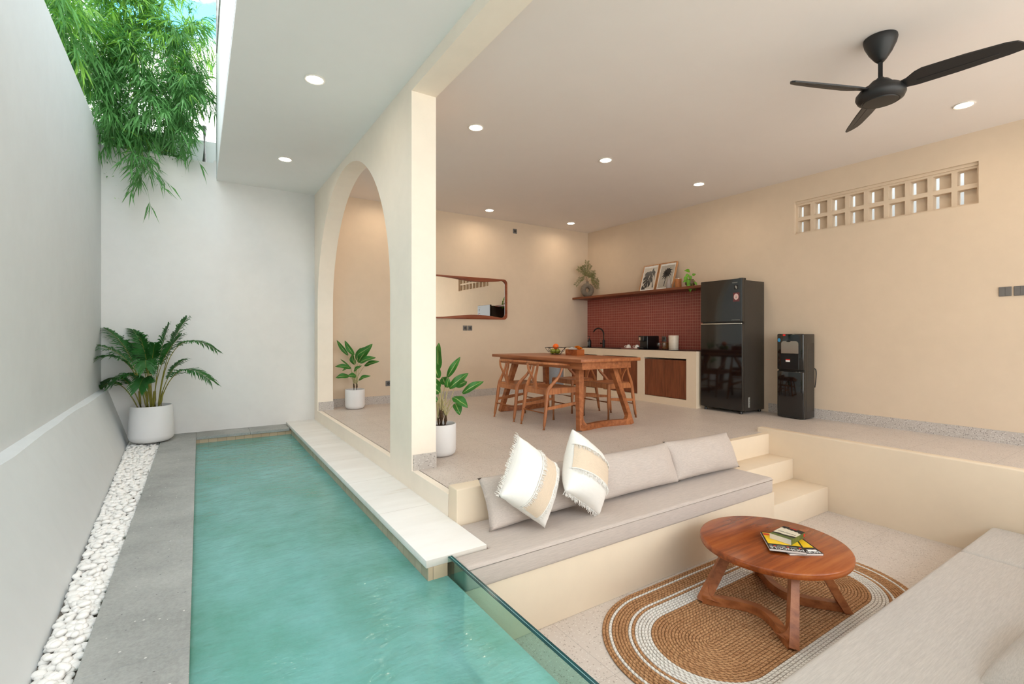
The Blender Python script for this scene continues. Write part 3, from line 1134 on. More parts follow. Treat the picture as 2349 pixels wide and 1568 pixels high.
G = 'long beige-grey back cushions on the bench'
for cx0, label, sd, lean, sp in ((1.99, 'beige-grey back cushion at the pool end, mostly behind the fringed pillows', 1.0, 0.0, 0.03),
                                 (2.94, 'beige-grey back cushion in the middle of the bench', 5.0, 0.0, 0.0),
                                 (3.80, 'beige-grey back cushion at the stair end of the bench', 9.0, 0.0, -0.015)):
    p = make_pillow('back_cushion', label, 'cushion', 0.92, 0.335, 0.20, M['fabric'], 0.010, sd, G, pinch=0.05)
    place(p, (cx0, 2.705, 0.005), (0, -1, 0.45), (0, 0, 1), sp)

def fringed_pillow(label, seed, s=0.43, t=0.245, bands=(-0.28, 0.42), tassel=0.0):
    th = thing('fringed_pillow', label, 'pillow', group='white fringed pillows')
    bm = new_bm()
    for sgn in (1, -1):
        add_grid(bm, pillow_fn(s, s, t, side=sgn, wob=0.007, seed=seed + sgn, pinch=0.05), 30, 30)
    bmesh.ops.remove_doubles(bm, verts=bm.verts, dist=0.004)
    obj('cover', bm, M['white_cloth'], th, True)
    f = pillow_fn(s, s, t, side=1, wob=0.007, seed=seed + 1, pinch=0.05, off=0.0035)
    v0, v1 = (bands[0] + 1) / 2, (bands[1] + 1) / 2
    bm = new_bm()
    add_grid(bm, lambda a, b: f(0.012 + 0.976 * a, v0 + (v1 - v0) * b), 40, 16)
    obj('linen_band', bm, M['linen'], th, True)
    r = random.Random(seed)
    for vb_, dirn, ln in ((v0, -1, 0.030), (v1, -1, 0.030)):
        bm = new_bm()
        for i in range(120):
            a = 0.01 + 0.98 * i / 119
            p = Vector(f(a, vb_))
            q = Vector(f(a, max(0.0, min(1.0, vb_ + dirn * ln / s))))
            nrm = Vector((0, 0, 1))
            e = p + (q - p) * r.uniform(0.7, 1.25) + Vector((r.uniform(-0.008, 0.008), 0, r.uniform(0.001, 0.009)))
            mid = (p + e) / 2 + Vector((r.uniform(-0.004, 0.004), 0, 0.007))
            add_tube(bm, [p, mid, e], [0.0016, 0.0015, 0.0010], 4, cap=False)
        # knotted ridge the strands hang from
        add_tube(bm, [Vector(f(i / 60, vb_)) + Vector((0, 0, 0.002 + 0.0015 * math.sin(i * 2.1))) for i in range(61)], 0.0035, 6, cap=False)
        obj('fringe', bm, M['white_cloth'], th, True)
    bm = new_bm()
    for i in range(90):                                   # long tassels along one side of the pillow
        a = i / 89
        p = Vector(pillow_fn(s, s, t, side=1, pinch=0.05)(a, tassel))
        e = p + Vector((r.uniform(-0.01, 0.01), (2 * tassel - 1) * r.uniform(0.020, 0.038), r.uniform(-0.010, 0.010)))
        add_tube(bm, [p, (p + e) / 2 + Vector((0, 0, r.uniform(-0.006, 0.006))), e], [0.0020, 0.0018, 0.0014], 4, cap=False)
    obj('tassel_fringe', bm, M['white_cloth'], th, True)
    return th
p1 = fringed_pillow('white fringed pillow nearer the pool, its broad linen stripe running down from upper right', 3, bands=(-0.48, 0.20), tassel=1.0)
place(p1, (1.812, 2.56, 0.132), (0.20, -0.92, 0.30), (0, 0, 1), math.radians(50))
p2 = fringed_pillow('white fringed pillow standing right of the other one, long tassels hanging at its lower edge', 8, s=0.455, bands=(-0.28, 0.48))
place(p2, (2.268, 2.55, 0.125), (0.34, -0.88, 0.25), (0, 0, 1), math.radians(-36))

np_ = make_pillow('seat_pillow', 'light grey pillow cut off by the lower right corner of the picture', 'pillow', 0.75, 0.42, 0.20, M['fabric_near'], 0.012, 14)
place(np_, (3.16, 0.42, -0.33), (-0.15, 0.25, 1.0), (0.3, 1, 0), 0.15)

# ------------------------------------------------------------------ braided rug
rug = thing('braided_rug', 'oval braided jute rug with white stripes under the round coffee table', 'rug', (3.04, 1.69, PIT))
RB, RA = 0.60, 0.605                 # half width, half length of the straight sides
ROW = 0.60 / 32
def stadium(d, s):
    """point and outward normal at fraction s round the oval that lies d inside the edge"""
    r = RB - d
    per = 4 * RA + 2 * PI * r
    L = (s % 1.0) * per
    if L < 2 * RA:
        return Vector((-RA + L, r, 0)), Vector((0, 1, 0)), per
    L -= 2 * RA
    if L < PI * r:
        a = PI / 2 - L / r
        return Vector((RA + r * math.cos(a), r * math.sin(a), 0)), Vector((math.cos(a), math.sin(a), 0)), per
    L -= PI * r
    if L < 2 * RA:
        return Vector((RA - L, -r, 0)), Vector((0, -1, 0)), per
    L -= 2 * RA
    a = -PI / 2 - L / r
    return Vector((-RA + r * math.cos(a), r * math.sin(a), 0)), Vector((math.cos(a), math.sin(a), 0)), per
nrows = 32
def row_kind(i):
    d = (i + 0.5) * ROW
    if 0.036 <= d <= 0.055:
        return 'white_stripe', 0
    if 0.147 <= d <= 0.168:
        return 'white_stripe', 1
    if 0.196 <= d <= 0.282:
        return 'white_band', 2
    return ('jute_border', 3) if d < 0.2 else ('jute_field', 4)
rows = {}
for i in range(nrows):
    rows.setdefault(row_kind(i), []).append(i)
for (nm, _), idx in rows.items():
    bm = new_bm()
    uvl = bm.loops.layers.uv.new('UVMap')
    for i in idx:
        d = (i + 0.5) * ROW
        per = stadium(d, 0)[2]
        cnt = max(12, int(per / 0.030))
        n = cnt * 4
        ph = rnd.random()
        def fn(a, b, d=d, cnt=cnt, ph=ph, i=i):
            v = 2 * b - 1
            p, nr, _p = stadium(d, a)
            u = a * cnt + ph
            w = 0.0016 * mnoise.noise(Vector((p.x * 6, p.y * 6, i)))
            h = 0.004 + 0.0065 * math.sqrt(max(0, 1 - v * v)) * (0.72 + 0.28 * math.cos(2 * PI * (u + 0.55 * abs(v))))
            q = p + nr * (v * ROW * 0.5 + w)
            return (q.x, q.y, h + 0.001)
        add_grid(bm, fn, n, 6, uvl, lambda a, b, cnt=cnt, ph=ph: (a * cnt + ph, 2 * b - 1))
    obj(nm, bm, M['white_braid'] if nm.startswith('white') else M['jute'], rug, True, fix=False)
bm = new_bm()
add_prism(bm, [tuple(stadium(0.004, k / 120)[0].xy) for k in range(120)], 'Z', 0.0, 0.0045)
obj('backing', bm, M['jute'], rug)

# ------------------------------------------------------------------ coffee table
ct = thing('coffee_table', 'round teak coffee table on bent wooden legs, standing on the rug', 'coffee table', (3.09, 1.69, PIT + 0.0115))
bm = new_bm()
add_lathe(bm, [(0.0, 0.355), (0.425, 0.355), (0.438, 0.360), (0.442, 0.370), (0.442, 0.390), (0.438, 0.397), (0.430, 0.4), (0.0, 0.4)], 96, center=(0.05, 0.025, 0), closed_bot=False)
obj('tabletop', bm, M['teak_top'], ct, True, angle=40)
def coffee_frame(sgn):
    """one leg frame: two slanting legs joined by a rail that bends inwards"""
    bm = new_bm()
    fx = -0.33 * sgn
    feet = [Vector((fx, 0.275, 0.0)), Vector((fx, -0.29, 0.0))]
    tops = [Vector((-0.13 * sgn, 0.20, 0.356)), Vector((-0.13 * sgn, -0.20, 0.356))]
    rail = []
    for t in [i / 16 for i in range(17)]:
        y = 0.275 + (-0.29 - 0.275) * t
        k = math.sin(PI * t) ** 1.3
        rail.append((fx + sgn * 0.165 * k, y, 0.026))
    add_bar(bm, rail, 0.048, [0.052] * 17, (1, 0, 0))
    for f, tp in zip(feet, tops):
        d = (tp - f)
        f2 = f + Vector((0, 0, 0.0))
        add_bar(bm, [f2, f2 + d * 0.5, tp], [0.052, 0.047, 0.043], [0.072, 0.064, 0.056], (1, 0.9 if f.y > 0 else -0.9, 0))
        # curved gusset filling the inside corner between leg and rail
        s = -1 if f.y > 0 else 1
        inward = Vector((sgn * 0.30, s * 1.0, 0)).normalized()
        pts = []
        n = 8
        base = f + Vector((0, 0, 0.03))
        up = d.normalized()
        for i in range(n + 1):
            a = PI / 2 * i / n
            pts.append(base + inward * (0.105 * (1 - math.sin(a))) + up * (0.115 * (1 - math.cos(a))))
        nrm = inward.cross(up).normalized() * 0.022
        va = [bm.verts.new(q + nrm) for q in [base] + pts]
        vb2 = [bm.verts.new(q - nrm) for q in [base] + pts]
        bm.faces.new(va)
        bm.faces.new(list(reversed(vb2)))
        for i in range(len(va)):
            j = (i + 1) % len(va)
            bm.faces.new((va[i], vb2[i], vb2[j], va[j]))
    # flatten the feet
    for vv in bm.verts:
        if vv.co.z < 0:
            vv.co.z = 0.0
    return bm
for s in (1, -1):
    obj('leg_frame', coffee_frame(s), M['teak'], ct, False)
bm = new_bm()
add_box(bm, -0.17, 0.17, -0.03, 0.03, 0.325, 0.356, 0.004, 2)
add_box(bm, -0.16, -0.10, -0.22, 0.22, 0.325, 0.356, 0.004, 2)
add_box(bm, 0.10, 0.16, -0.22, 0.22, 0.325, 0.356, 0.004, 2)
obj('cross_rail', bm, M['teak'], ct)
TT = PIT + 0.4115                     # height of the coffee table's surface

# ------------------------------------------------------------------ magazines and paperback
def magazine(label, loc, rotz, w=0.20, l=0.262, t=0.013, flip=0.0):
    th = thing('magazine', label, 'magazine', loc, rotz, 'magazines on the coffee table')
    bm = new_bm()
    add_box(bm, -w / 2, w / 2, -l / 2, l / 2, 0.0008, t - 0.0008)
    obj('pages', bm, M['paper'], th)
    bm = new_bm()
    add_box(bm, -w / 2 - 0.001, w / 2 + 0.001, -l / 2 - 0.001, l / 2 + 0.001, t - 0.0008, t)
    add_box(bm, -w / 2 - 0.001, w / 2 + 0.001, -l / 2 - 0.001, l / 2 + 0.001, 0, 0.0008)
    add_box(bm, -w / 2 - 0.002, -w / 2, -l / 2, l / 2, 0, t)
    cv = obj('cover', bm, M['ink_black'], th)
    z = t + 0.0004
    bm = new_bm()
    add_box(bm, -w / 2 + 0.008, w / 2 - 0.008, -l / 2 + 0.010, l / 2 - 0.082, t, z)
    obj('yellow_panel', bm, M['ink_yellow'], cv)
    bm = new_bm()
    add_box(bm, 0.055, 0.090, -l / 2 + 0.02, -l / 2 + 0.05, z, z + 0.0003)
    obj('red_panel', bm, M['ink_red'], cv)
    text('title_lettering', 'MONOCLE', 0.042, M['ink_white'], cv, (0.0, l / 2 - 0.022, t), (0, 0, 0), sx=0.92)
    for x in (-0.078, -0.012, 0.062):
        bm = new_bm()
        add_lathe(bm, [(0.007, 0), (0.007, 0.0005), (0, 0.0005)], 16, center=(x, l / 2 - 0.050, t))
        obj('red_spot', bm, M['ink_red'], cv)
    for k, (x0, ww) in enumerate(((-0.062, 0.04), (0.004, 0.05), (0.075, 0.02), (-0.088, 0.012))):
        bm = new_bm()
        for r in range(3):
            add_box(bm, x0, x0 + ww * (1 - 0.12 * r), l / 2 - 0.047 - r * 0.006, l / 2 - 0.0445 - r * 0.006, t, t + 0.0004)
        obj('small_print', bm, M['ink_grey'], cv)
    return th
# title edge faces the camera, so the words read upside down from here
mg = magazine('lower magazine with black and yellow cover, twisted out to the right under the other', (3.172, 1.594, TT), math.radians(146))
bm = new_bm()
add_box(bm, 0.0, 0.055, -0.011, 0.011, 0.0134, 0.0138)
o = obj('price_sticker', bm, M['ink_white'], mg, loc=(-0.085, 0.092, 0))
mg2 = magazine('upper magazine with black and yellow cover, lying under the paperback', (3.112, 1.638, TT + 0.0145), math.radians(131))

bk = thing('paperback_book', 'thick paperback with cream and dark green cover, topmost of the pile', 'book', (3.196, 1.650, TT + 0.0292), math.radians(94))
bw_, bl_, bt_ = 0.130, 0.198, 0.032
bm = new_bm()
add_box(bm, -bw_ / 2, bw_ / 2, -bl_ / 2, bl_ / 2, 0.001, bt_ - 0.001)
obj('pages', bm, M['paper'], bk)
bm = new_bm()
add_box(bm, -bw_ / 2, bw_ / 2 + 0.001, -bl_ / 2, bl_ / 2, bt_ - 0.001, bt_)
add_box(bm, -bw_ / 2, bw_ / 2 + 0.001, -bl_ / 2, bl_ / 2, 0, 0.001)
cv = obj('cover', bm, M['ink_cream'], bk)
bm = new_bm()
add_box(bm, -bw_ / 2 - 0.002, -bw_ / 2, -bl_ / 2, bl_ / 2, 0, bt_)
obj('spine', bm, M['ink_green'], bk)
bm = new_bm()
jag = [(-0.065, -0.099), (0.066, -0.099), (0.066, -0.060), (0.055, -0.066), (0.046, -0.055), (0.036, -0.068), (0.022, -0.058), (0.012, -0.064), (0.0, -0.053),
       (-0.012, -0.060), (-0.024, -0.052), (-0.038, -0.058), (-0.050, -0.040), (-0.058, -0.046), (-0.065, -0.038)]
add_prism(bm, jag, 'Z', bt_, bt_ + 0.0004)
obj('dark_foliage_print', bm, M['ink_black'], cv)
bm = new_bm()
add_prism(bm, [(-0.065, 0.030), (-0.035, 0.036), (0.0, 0.045), (0.035, 0.040), (0.066, 0.050), (0.066, 0.068), (-0.065, 0.058)], 'Z', bt_, bt_ + 0.0004)
obj('dark_hill_print', bm, M['ink_black'], cv)
bm = new_bm()
add_prism(bm, [(-0.065, 0.058), (0.066, 0.068), (0.066, 0.099), (-0.065, 0.099)], 'Z', bt_, bt_ + 0.0004)
obj('green_field_print', bm, M['ink_green'], cv)
bm = new_bm()
add_box(bm, -0.022, 0.022, -0.094, -0.086, bt_ + 0.0004, bt_ + 0.0007)
obj('red_label', bm, M['ink_red'], cv)
text('title_lettering', 'INDRIDASON', 0.0185, M['ink_black'], cv, (0.0, 0.006, bt_), (0, 0, 0), sx=0.95)
bm = new_bm()
add_box(bm, -bw_ / 2 - 0.0026, -bw_ / 2 - 0.002, -0.094, -0.074, 0.006, 0.026)
obj('red_label', bm, M['ink_red'], bk)

# ================================================================== DINING
dt = thing('dining_table', 'large rectangular teak dining table in front of the kitchen counter', 'dining table', (4.01, 5.015, 0))
bm = new_bm()
add_box(bm, -0.475, 0.475, -0.965, 0.965, 0.775, 0.812, 0.004, 2)
obj('tabletop', bm, M['teak'], dt, True, angle=40)
bm = new_bm()
for sx in (-1, 1):
    add_box(bm, sx * 0.375 - 0.013, sx * 0.375 + 0.013, -0.86, 0.86, 0.69, 0.776)
for sy in (-1, 1):
    add_box(bm, -0.388, 0.388, sy * 0.873 - 0.013, sy * 0.873 + 0.013, 0.69, 0.776)
obj('apron', bm, M['teak'], dt)
def dining_frame():
    bm = new_bm()
    for s in (-1, 1):
        f, tp = Vector((s * 0.408, 0, 0)), Vector((s * 0.265, 0.165, 0.70))
        add_bar(bm, [f, tp], [0.052, 0.075], [0.068, 0.062], (1, 0, 0))
        base = f + Vector((-s * 0.02, 0, 0.05))
        pts = []
        up = (tp - f).normalized()
        for i in range(10):
            a = PI / 2 * i / 9
            pts.append(base + Vector((-s, 0, 0)) * 0.13 * (1 - math.sin(a)) + up * 0.16 * (1 - math.cos(a)))
        va = [bm.verts.new(q + Vector((0, 0.027, 0))) for q in [base] + pts]
        vb2 = [bm.verts.new(q - Vector((0, 0.027, 0))) for q in [base] + pts]
        bm.faces.new(va)
        bm.faces.new(list(reversed(vb2)))
        for i in range(len(va)):
            j = (i + 1) % len(va)
            bm.faces.new((va[i], vb2[i], vb2[j], va[j]))
    rail = [(-0.40 + 0.8 * i / 14, 0.05 * math.sin(PI * i / 14) ** 2, 0.035) for i in range(15)]
    add_bar(bm, rail, 0.055, 0.068, (0, 1, 0))
    for vv in bm.verts:
        if vv.co.z < 0:
            vv.co.z = 0
    return bm
f0 = obj('leg_frame', dining_frame(), M['teak'], dt)
f0.location = (0, -0.865, 0)
f1 = f0.copy()
C.objects.link(f1)
f1.parent = dt
f1.location = (0, 0.83, 0)
f1.rotation_euler = (0, 0, PI)

def make_chair(label):
    """wishbone chair facing +x: bent top rail, Y-shaped splat, four legs, broad seat"""
    ch = thing('wishbone_chair', label, 'chair', group='wooden wishbone chairs at the dining table')
    mt = M['teak_chair']
    for s in (-1, 1):                       # rear legs sweep forward above the seat to carry the rail
        bm = new_bm()
        pts = catmull([(-0.270, s * 0.230, 0.0), (-0.235, s * 0.222, 0.22), (-0.205, s * 0.215, 0.42), (-0.165, s * 0.232, 0.50), (-0.085, s * 0.268, 0.60), (-0.045, s * 0.282, 0.70)], 5)
        n = len(pts)
        add_tube(bm, pts, [0.0150 + 0.0085 * math.sin(PI * min(1, (i / n) * 1.25)) for i in range(n)], 10)
        obj('rear_leg', bm, mt, ch, True, angle=60)
    for s in (-1, 1):
        bm = new_bm()
        add_tube(bm, [(0.232, s * 0.235, 0.0), (0.226, s * 0.231, 0.22), (0.215, s * 0.225, 0.45)], [0.0145, 0.020, 0.0195], 10)
        obj('front_leg', bm, mt, ch, True, angle=60)
    bm = new_bm()
    pts = []
    for i in range(25):
        a = math.radians(-112 + 224 * i / 24)
        pts.append((0.02 - 0.285 * math.cos(a), 0.292 * math.sin(a), 0.712 + 0.045 * math.cos(a / 2 * 0.9) ** 2))
    add_tube(bm, pts, [0.0135 + 0.009 * math.sin(PI * i / 24) for i in range(25)], 10, squash=0.75)
    obj('top_rail', bm, mt, ch, True, angle=60)
    bm = new_bm()
    for s in (-1, 1):
        pts = catmull([(-0.212, s * 0.012, 0.44), (-0.232, s * 0.014, 0.52), (-0.250, s * 0.040, 0.60), (-0.262, s * 0.088, 0.68), (-0.262, s * 0.102, 0.748)], 5)
        add_bar(bm, pts, [0.036 - 0.012 * i / len(pts) for i in range(len(pts))], 0.014, (0, 1, 0.3 * s))
    obj('wishbone_splat', bm, mt, ch)
    bm = new_bm()
    for s in (-1, 1):
        add_bar(bm, [(-0.20, s * 0.208, 0.425), (0.218, s * 0.222, 0.435)], 0.024, 0.062, (0, 1, 0))
    add_bar(bm, [(-0.205, -0.205, 0.42), (-0.205, 0.205, 0.42)], 0.024, 0.056, (1, 0, 0))
    add_bar(bm, [(0.217, -0.225, 0.435), (0.217, 0.225, 0.435)], 0.026, 0.062, (1, 0, 0))
    obj('seat_frame', bm, mt, ch)
    bm = new_bm()
    def seatf(a, b):
        x = -0.205 + 0.43 * a
        w = 0.205 + 0.02 * a
        y = -w + 2 * w * b
        dip = 0.016 * math.sin(PI * a) * math.sin(PI * b)
        return x, y, dip
    top = add_grid(bm, lambda a, b: (seatf(a, b)[0], seatf(a, b)[1], 0.466 - seatf(a, b)[2]), 10, 10)
    bot = add_grid(bm, lambda a, b: (seatf(a, b)[0], seatf(a, b)[1], 0.446 - seatf(a, b)[2]), 10, 10)
    for i in range(10):
        for r in (0, 10):
            bm.faces.new((top[i][r], top[i + 1][r], bot[i + 1][r], bot[i][r]))
            bm.faces.new((top[r][i], top[r][i + 1], bot[r][i + 1], bot[r][i]))
    obj('seat', bm, mt, ch, True, angle=40)
    for s in (-1, 1):
        bm = new_bm()
        add_bar(bm, [(-0.237, s * 0.222, 0.235), (0.0, s * 0.226, 0.255), (0.225, s * 0.231, 0.275)], 0.016, [0.030, 0.040, 0.030], (0, 1, 0))
        obj('side_stretcher', bm, mt, ch)
    bm = new_bm()
    add_tube(bm, [(-0.243, -0.224, 0.185), (-0.243, 0.224, 0.185)], [0.0105, 0.0105], 8)
    obj('rear_stretcher', bm, mt, ch, True, angle=60)
    bm = new_bm()
    add_tube(bm, [(0.226, -0.231, 0.235), (0.226, 0.231, 0.235)], [0.0105, 0.0105], 8)
    obj('front_stretcher', bm, mt, ch, True, angle=60)
    return ch
c0 = make_chair('wooden wishbone chair at the near end of the table side facing the arch')
c0.location = (3.565, 4.645, 0)
dup(c0, (3.565, 5.28, 0), math.radians(1), 'wooden wishbone chair next to the mirror wall, on the table side facing the arch')
dup(c0, (4.555, 4.67, 0), math.radians(180), 'wooden wishbone chair on the kitchen side of the table, nearer the fridge')
dup(c0, (4.555, 5.36, 0), math.radians(178), 'wooden wishbone chair on the kitchen side of the table, nearer the mirror wall')

# fruit bowl, box and flowers on the table
TZ = 0.8125
fb = thing('wire_bowl', 'black wire fruit bowl on the dining table', 'bowl', (4.21, 5.36, TZ))
bm = new_bm()
def ring(r, z, n=28):
    return [(r * math.cos(2 * PI * k / n), r * math.sin(2 * PI * k / n), z) for k in range(n + 1)]
add_tube(bm, ring(0.150, 0.098), 0.0034, 6)
obj('rim', bm, M['wire'], fb, True)
bm = new_bm()
add_tube(bm, ring(0.070, 0.0035), 0.003, 6)
for k in range(5):
    add_tube(bm, [(-0.07 + 0.028 * (k + 0.5), -0.06, 0.004), (-0.07 + 0.028 * (k + 0.5), 0.06, 0.004)], 0.002, 5)
obj('base', bm, M['wire'], fb, True)
bm = new_bm()
for k in range(14):
    a = 2 * PI * k / 14
    b2 = a + (0.22 if k % 2 else -0.22)
    add_tube(bm, [(0.07 * math.cos(b2), 0.07 * math.sin(b2), 0.004), (0.118 * math.cos(a), 0.118 * math.sin(a), 0.05), (0.150 * math.cos(b2), 0.150 * math.sin(b2), 0.098)], 0.0022, 5)
add_tube(bm, ring(0.113, 0.046), 0.0022, 6)
obj('wires', bm, M['wire'], fb, True)
def fruit(label, nm, r, loc, mat, sq=0.95):
    th = thing(nm, label, 'fruit', loc, 0, 'fruit in the wire bowl')
    bm = new_bm()
    prof = [(r * math.sin(PI * k / 16), -r * sq * math.cos(PI * k / 16) + (-0.10 * r if k == 16 else 0)) for k in range(17)]
    prof[0] = (0, prof[0][1])
    prof[-1] = (0, prof[-1][1])
    add_lathe(bm, prof, 24, closed_bot=False)
    obj('peel', bm, mat, th, True)
    bm = new_bm()
    add_tube(bm, [(0, 0, r * sq * 0.86), (0.001, 0, r * sq * 1.0)], 0.003, 6)
    obj('stalk', bm, M['twig'], th, True)
fruit('green lime at the left in the wire bowl', 'lime', 0.038, (4.165, 5.372, TZ + 0.044), M['lime'])
fruit('green lime in the wire bowl beside the wooden box', 'lime', 0.038, (4.215, 5.322, TZ + 0.044), M['lime'])
fruit('green lime at the back of the wire bowl', 'lime', 0.036, (4.245, 5.395, TZ + 0.043), M['lime'])
fruit('bright orange on top of the fruit in the wire bowl', 'orange', 0.042, (4.212, 5.362, TZ + 0.112), M['orange'])
wb = thing('wooden_box', 'small open teak box on the dining table beside the fruit bowl', 'box', (4.27, 5.02, TZ), math.radians(0))
bm = new_bm()
a, b2, h = 0.065, 0.12, 0.078
add_box(bm, -a, -a + 0.009, -b2, b2, 0, h)
add_box(bm, a - 0.009, a, -b2, b2, 0, h)
add_box(bm, -a + 0.009, a - 0.009, -b2, -b2 + 0.009, 0, h)
add_box(bm, -a + 0.009, a - 0.009, b2 - 0.009, b2, 0, h)
add_box(bm, -a + 0.009, a - 0.009, -b2 + 0.009, b2 - 0.009, 0, 0.009)
obj('body', bm, M['teak_top'], wb)
nk = thing('paper_napkins', 'white paper napkins sticking out of the wooden box', 'napkin', (4.27, 5.04, TZ + 0.0095))
bm = new_bm()
for k in range(6):
    x = -0.04 + 0.014 * k
    add_grid(bm, lambda u, w, x=x, k=k: (x + 0.006 * math.sin(w * 5 + k), -0.06 + 0.12 * u, 0.002 + (0.085 + 0.014 * math.sin(k * 2.4 + u * 4)) * w), 6, 6)
obj('sheets', bm, M['ink_white'], nk, True)
def flower(label, loc, r):
    th = thing('marigold', label, 'flower', loc, 0, 'orange flowers on the wooden box')
    bm = new_bm()
    rr = random.Random(int(loc[0] * 1000))
    for ringi in range(5):
        nP = 13 - ringi * 2
        for k in range(nP):
            a = 2 * PI * k / nP + ringi
            tilt = 0.15 + ringi * 0.30
            L = r * (1 - 0.12 * ringi)
            d = Vector((math.cos(a) * math.cos(tilt), math.sin(a) * math.cos(tilt), math.sin(tilt)))
            s = Vector((-math.sin(a), math.cos(a), 0))
            up = s.cross(d)
            add_grid(bm, lambda u, w: tuple(d * L * u + s * (w - 0.5) * L * 0.55 * math.sin(PI * (0.25 + 0.62 * u)) + up * (-0.004 * math.cos(w * 9) - 0.006 * u * u + 0.002 * rr.random())), 3, 4)
    obj('petals', bm, M['petal'], th, True, fix=False)
    bm = new_bm()
    add_tube(bm, [(0, 0, -0.012), (0, 0, 0.008)], [0.003, 0.008], 8)
    obj('calyx', bm, M['culm'], th, True)
flower('orange marigold on the box, the higher of two', (4.262, 4.958, TZ + 0.100), 0.042)
flower('orange marigold on the near corner of the box', (4.255, 4.905, TZ + 0.085), 0.042)

# ================================================================== KITCHEN
KX, KY0, KZ = 6.14, 4.48, 0.842
kc = thing('kitchen_counter', 'cream plaster kitchen counter with slatted wooden doors along the right wall', 'kitchen counter', (KX, KY0, 0))
L = YB - KY0
bm = new_bm()
D = XR - KX
posts = [(0.0, 0.175), (1.0, 1.14), (1.975, 2.115), (2.86, L)]
add_box(bm, 0, D, 0, L, KZ - 0.118, KZ)
for a, b2 in posts:
    add_box(bm, 0, D, a, b2, 0, KZ - 0.118)
for (a0, a), (b2, b3) in zip(posts, posts[1:]):
    add_box(bm, 0, D, a, b2, 0, 0.105)
    add_box(bm, D - 0.02, D, a, b2, 0.105, KZ - 0.118)
obj('masonry', bm, M['pit_wall'], kc)
def slat_door(w, h):
    bm = new_bm()
    n = int(round(w / 0.0165))
    for i in range(n):
        y0 = w * i / n
        add_box(bm, 0.0, 0.010, y0 + 0.0015, y0 + w / n - 0.0015, 0, h)
    add_box(bm, 0.007, 0.024, 0, w, 0, h)
    return bm
for (a0, a), (b2, b3) in zip(posts, posts[1:]):
    w = (b2 - a) / 2
    for k in range(2):
        obj('door', slat_door(w - 0.006, 0.585), M['cabinet'], kc, loc=(0.022, a + w * k + 0.003, 0.112))
bm = new_bm()
add_box(bm, -0.002, D, 0.004, L, 0, 0.006)
tag(obj('worktop', bm, M['worktop'], loc=(KX, KY0, KZ)), 'thin dark stone worktop on the cream kitchen counter', 'worktop')
WT = KZ + 0.0065
bm = new_bm()
add_box(bm, 0, 0.012, 0, YB - KY0 + 0.02, 0, 1.798 - WT)
tag(obj('backsplash', bm, M['tiles'], loc=(XR - 0.012, KY0 - 0.02, WT)), 'terracotta red mosaic tile panel behind the kitchen counter', 'tile panel')
sh = thing('wall_shelf', 'long dark red wooden shelf above the mosaic tiles', 'shelf', (6.33, KY0 - 0.02, 1.80))
bm = new_bm()
add_box(bm, 0, XR - 6.33, 0, YB - KY0 + 0.02, 0, 0.04, 0.003, 2)
obj('board', bm, M['teak_red'], sh)
SZ = 1.8405

fc = thing('kitchen_tap', 'tall matt black kitchen tap with curved spout on the counter', 'tap', (6.60, 6.90, WT))
bm = new_bm()
add_lathe(bm, [(0.030, 0), (0.030, 0.01), (0.025, 0.012), (0.025, 0.135), (0.018, 0.145), (0, 0.145)], 20)
obj('body', bm, M['black_matt'], fc, True, angle=40)
bm = new_bm()
pts = [(0, 0, 0.14), (0, 0, 0.255)] + [(-0.03 + 0.03 * math.cos(a), 0.115 - 0.115 * math.cos(a), 0.255 + 0.115 * math.sin(a)) for a in [PI * k / 14 for k in range(1, 13)]]
add_tube(bm, pts, 0.0135, 12)
obj('spout', bm, M['black_matt'], fc, True, angle=50)
bm = new_bm()
e = Vector(pts[-1])
dd = (e - Vector(pts[-2])).normalized()
add_tube(bm, [e - dd * 0.004, e + dd * 0.018], 0.0125, 12)
obj('aerator', bm, M['chrome'], fc, True, angle=50)
bm = new_bm()
add_tube(bm, [(0, 0.0, 0.075), (-0.03, 0.055, 0.075)], 0.018, 12)
obj('valve', bm, M['black_matt'], fc, True, angle=50)
bm = new_bm()
add_tube(bm, [(-0.025, 0.05, 0.075), (-0.027, 0.053, 0.17)], 0.0035, 8)
obj('lever', bm, M['chrome'], fc, True, angle=50)

sb = thing('soap_bottle', 'dark brown pump bottle on the counter beside the back wall', 'bottle', (6.52, 7.22, WT))
bm = new_bm()
add_lathe(bm, [(0.036, 0.0), (0.038, 0.006), (0.038, 0.115), (0.030, 0.138), (0.016, 0.150), (0.014, 0.160), (0, 0.160)], 24)
obj('body', bm, M['black_plastic'], sb, True, angle=40)
bm = new_bm()
add_lathe(bm, [(0.015, 0.160), (0.015, 0.172), (0.005, 0.175), (0.005, 0.205), (0.012, 0.207), (0.012, 0.218), (0, 0.218)], 16)
add_box(bm, -0.045, 0, -0.006, 0.006, 0.207, 0.217)
obj('pump', bm, M['black_plastic'], sb, True, angle=40)
bm = new_bm()
add_box(bm, -0.0396, -0.036, -0.012, 0.012, 0.03, 0.10)
obj('label_strip', bm, M['ink_grey'], sb)

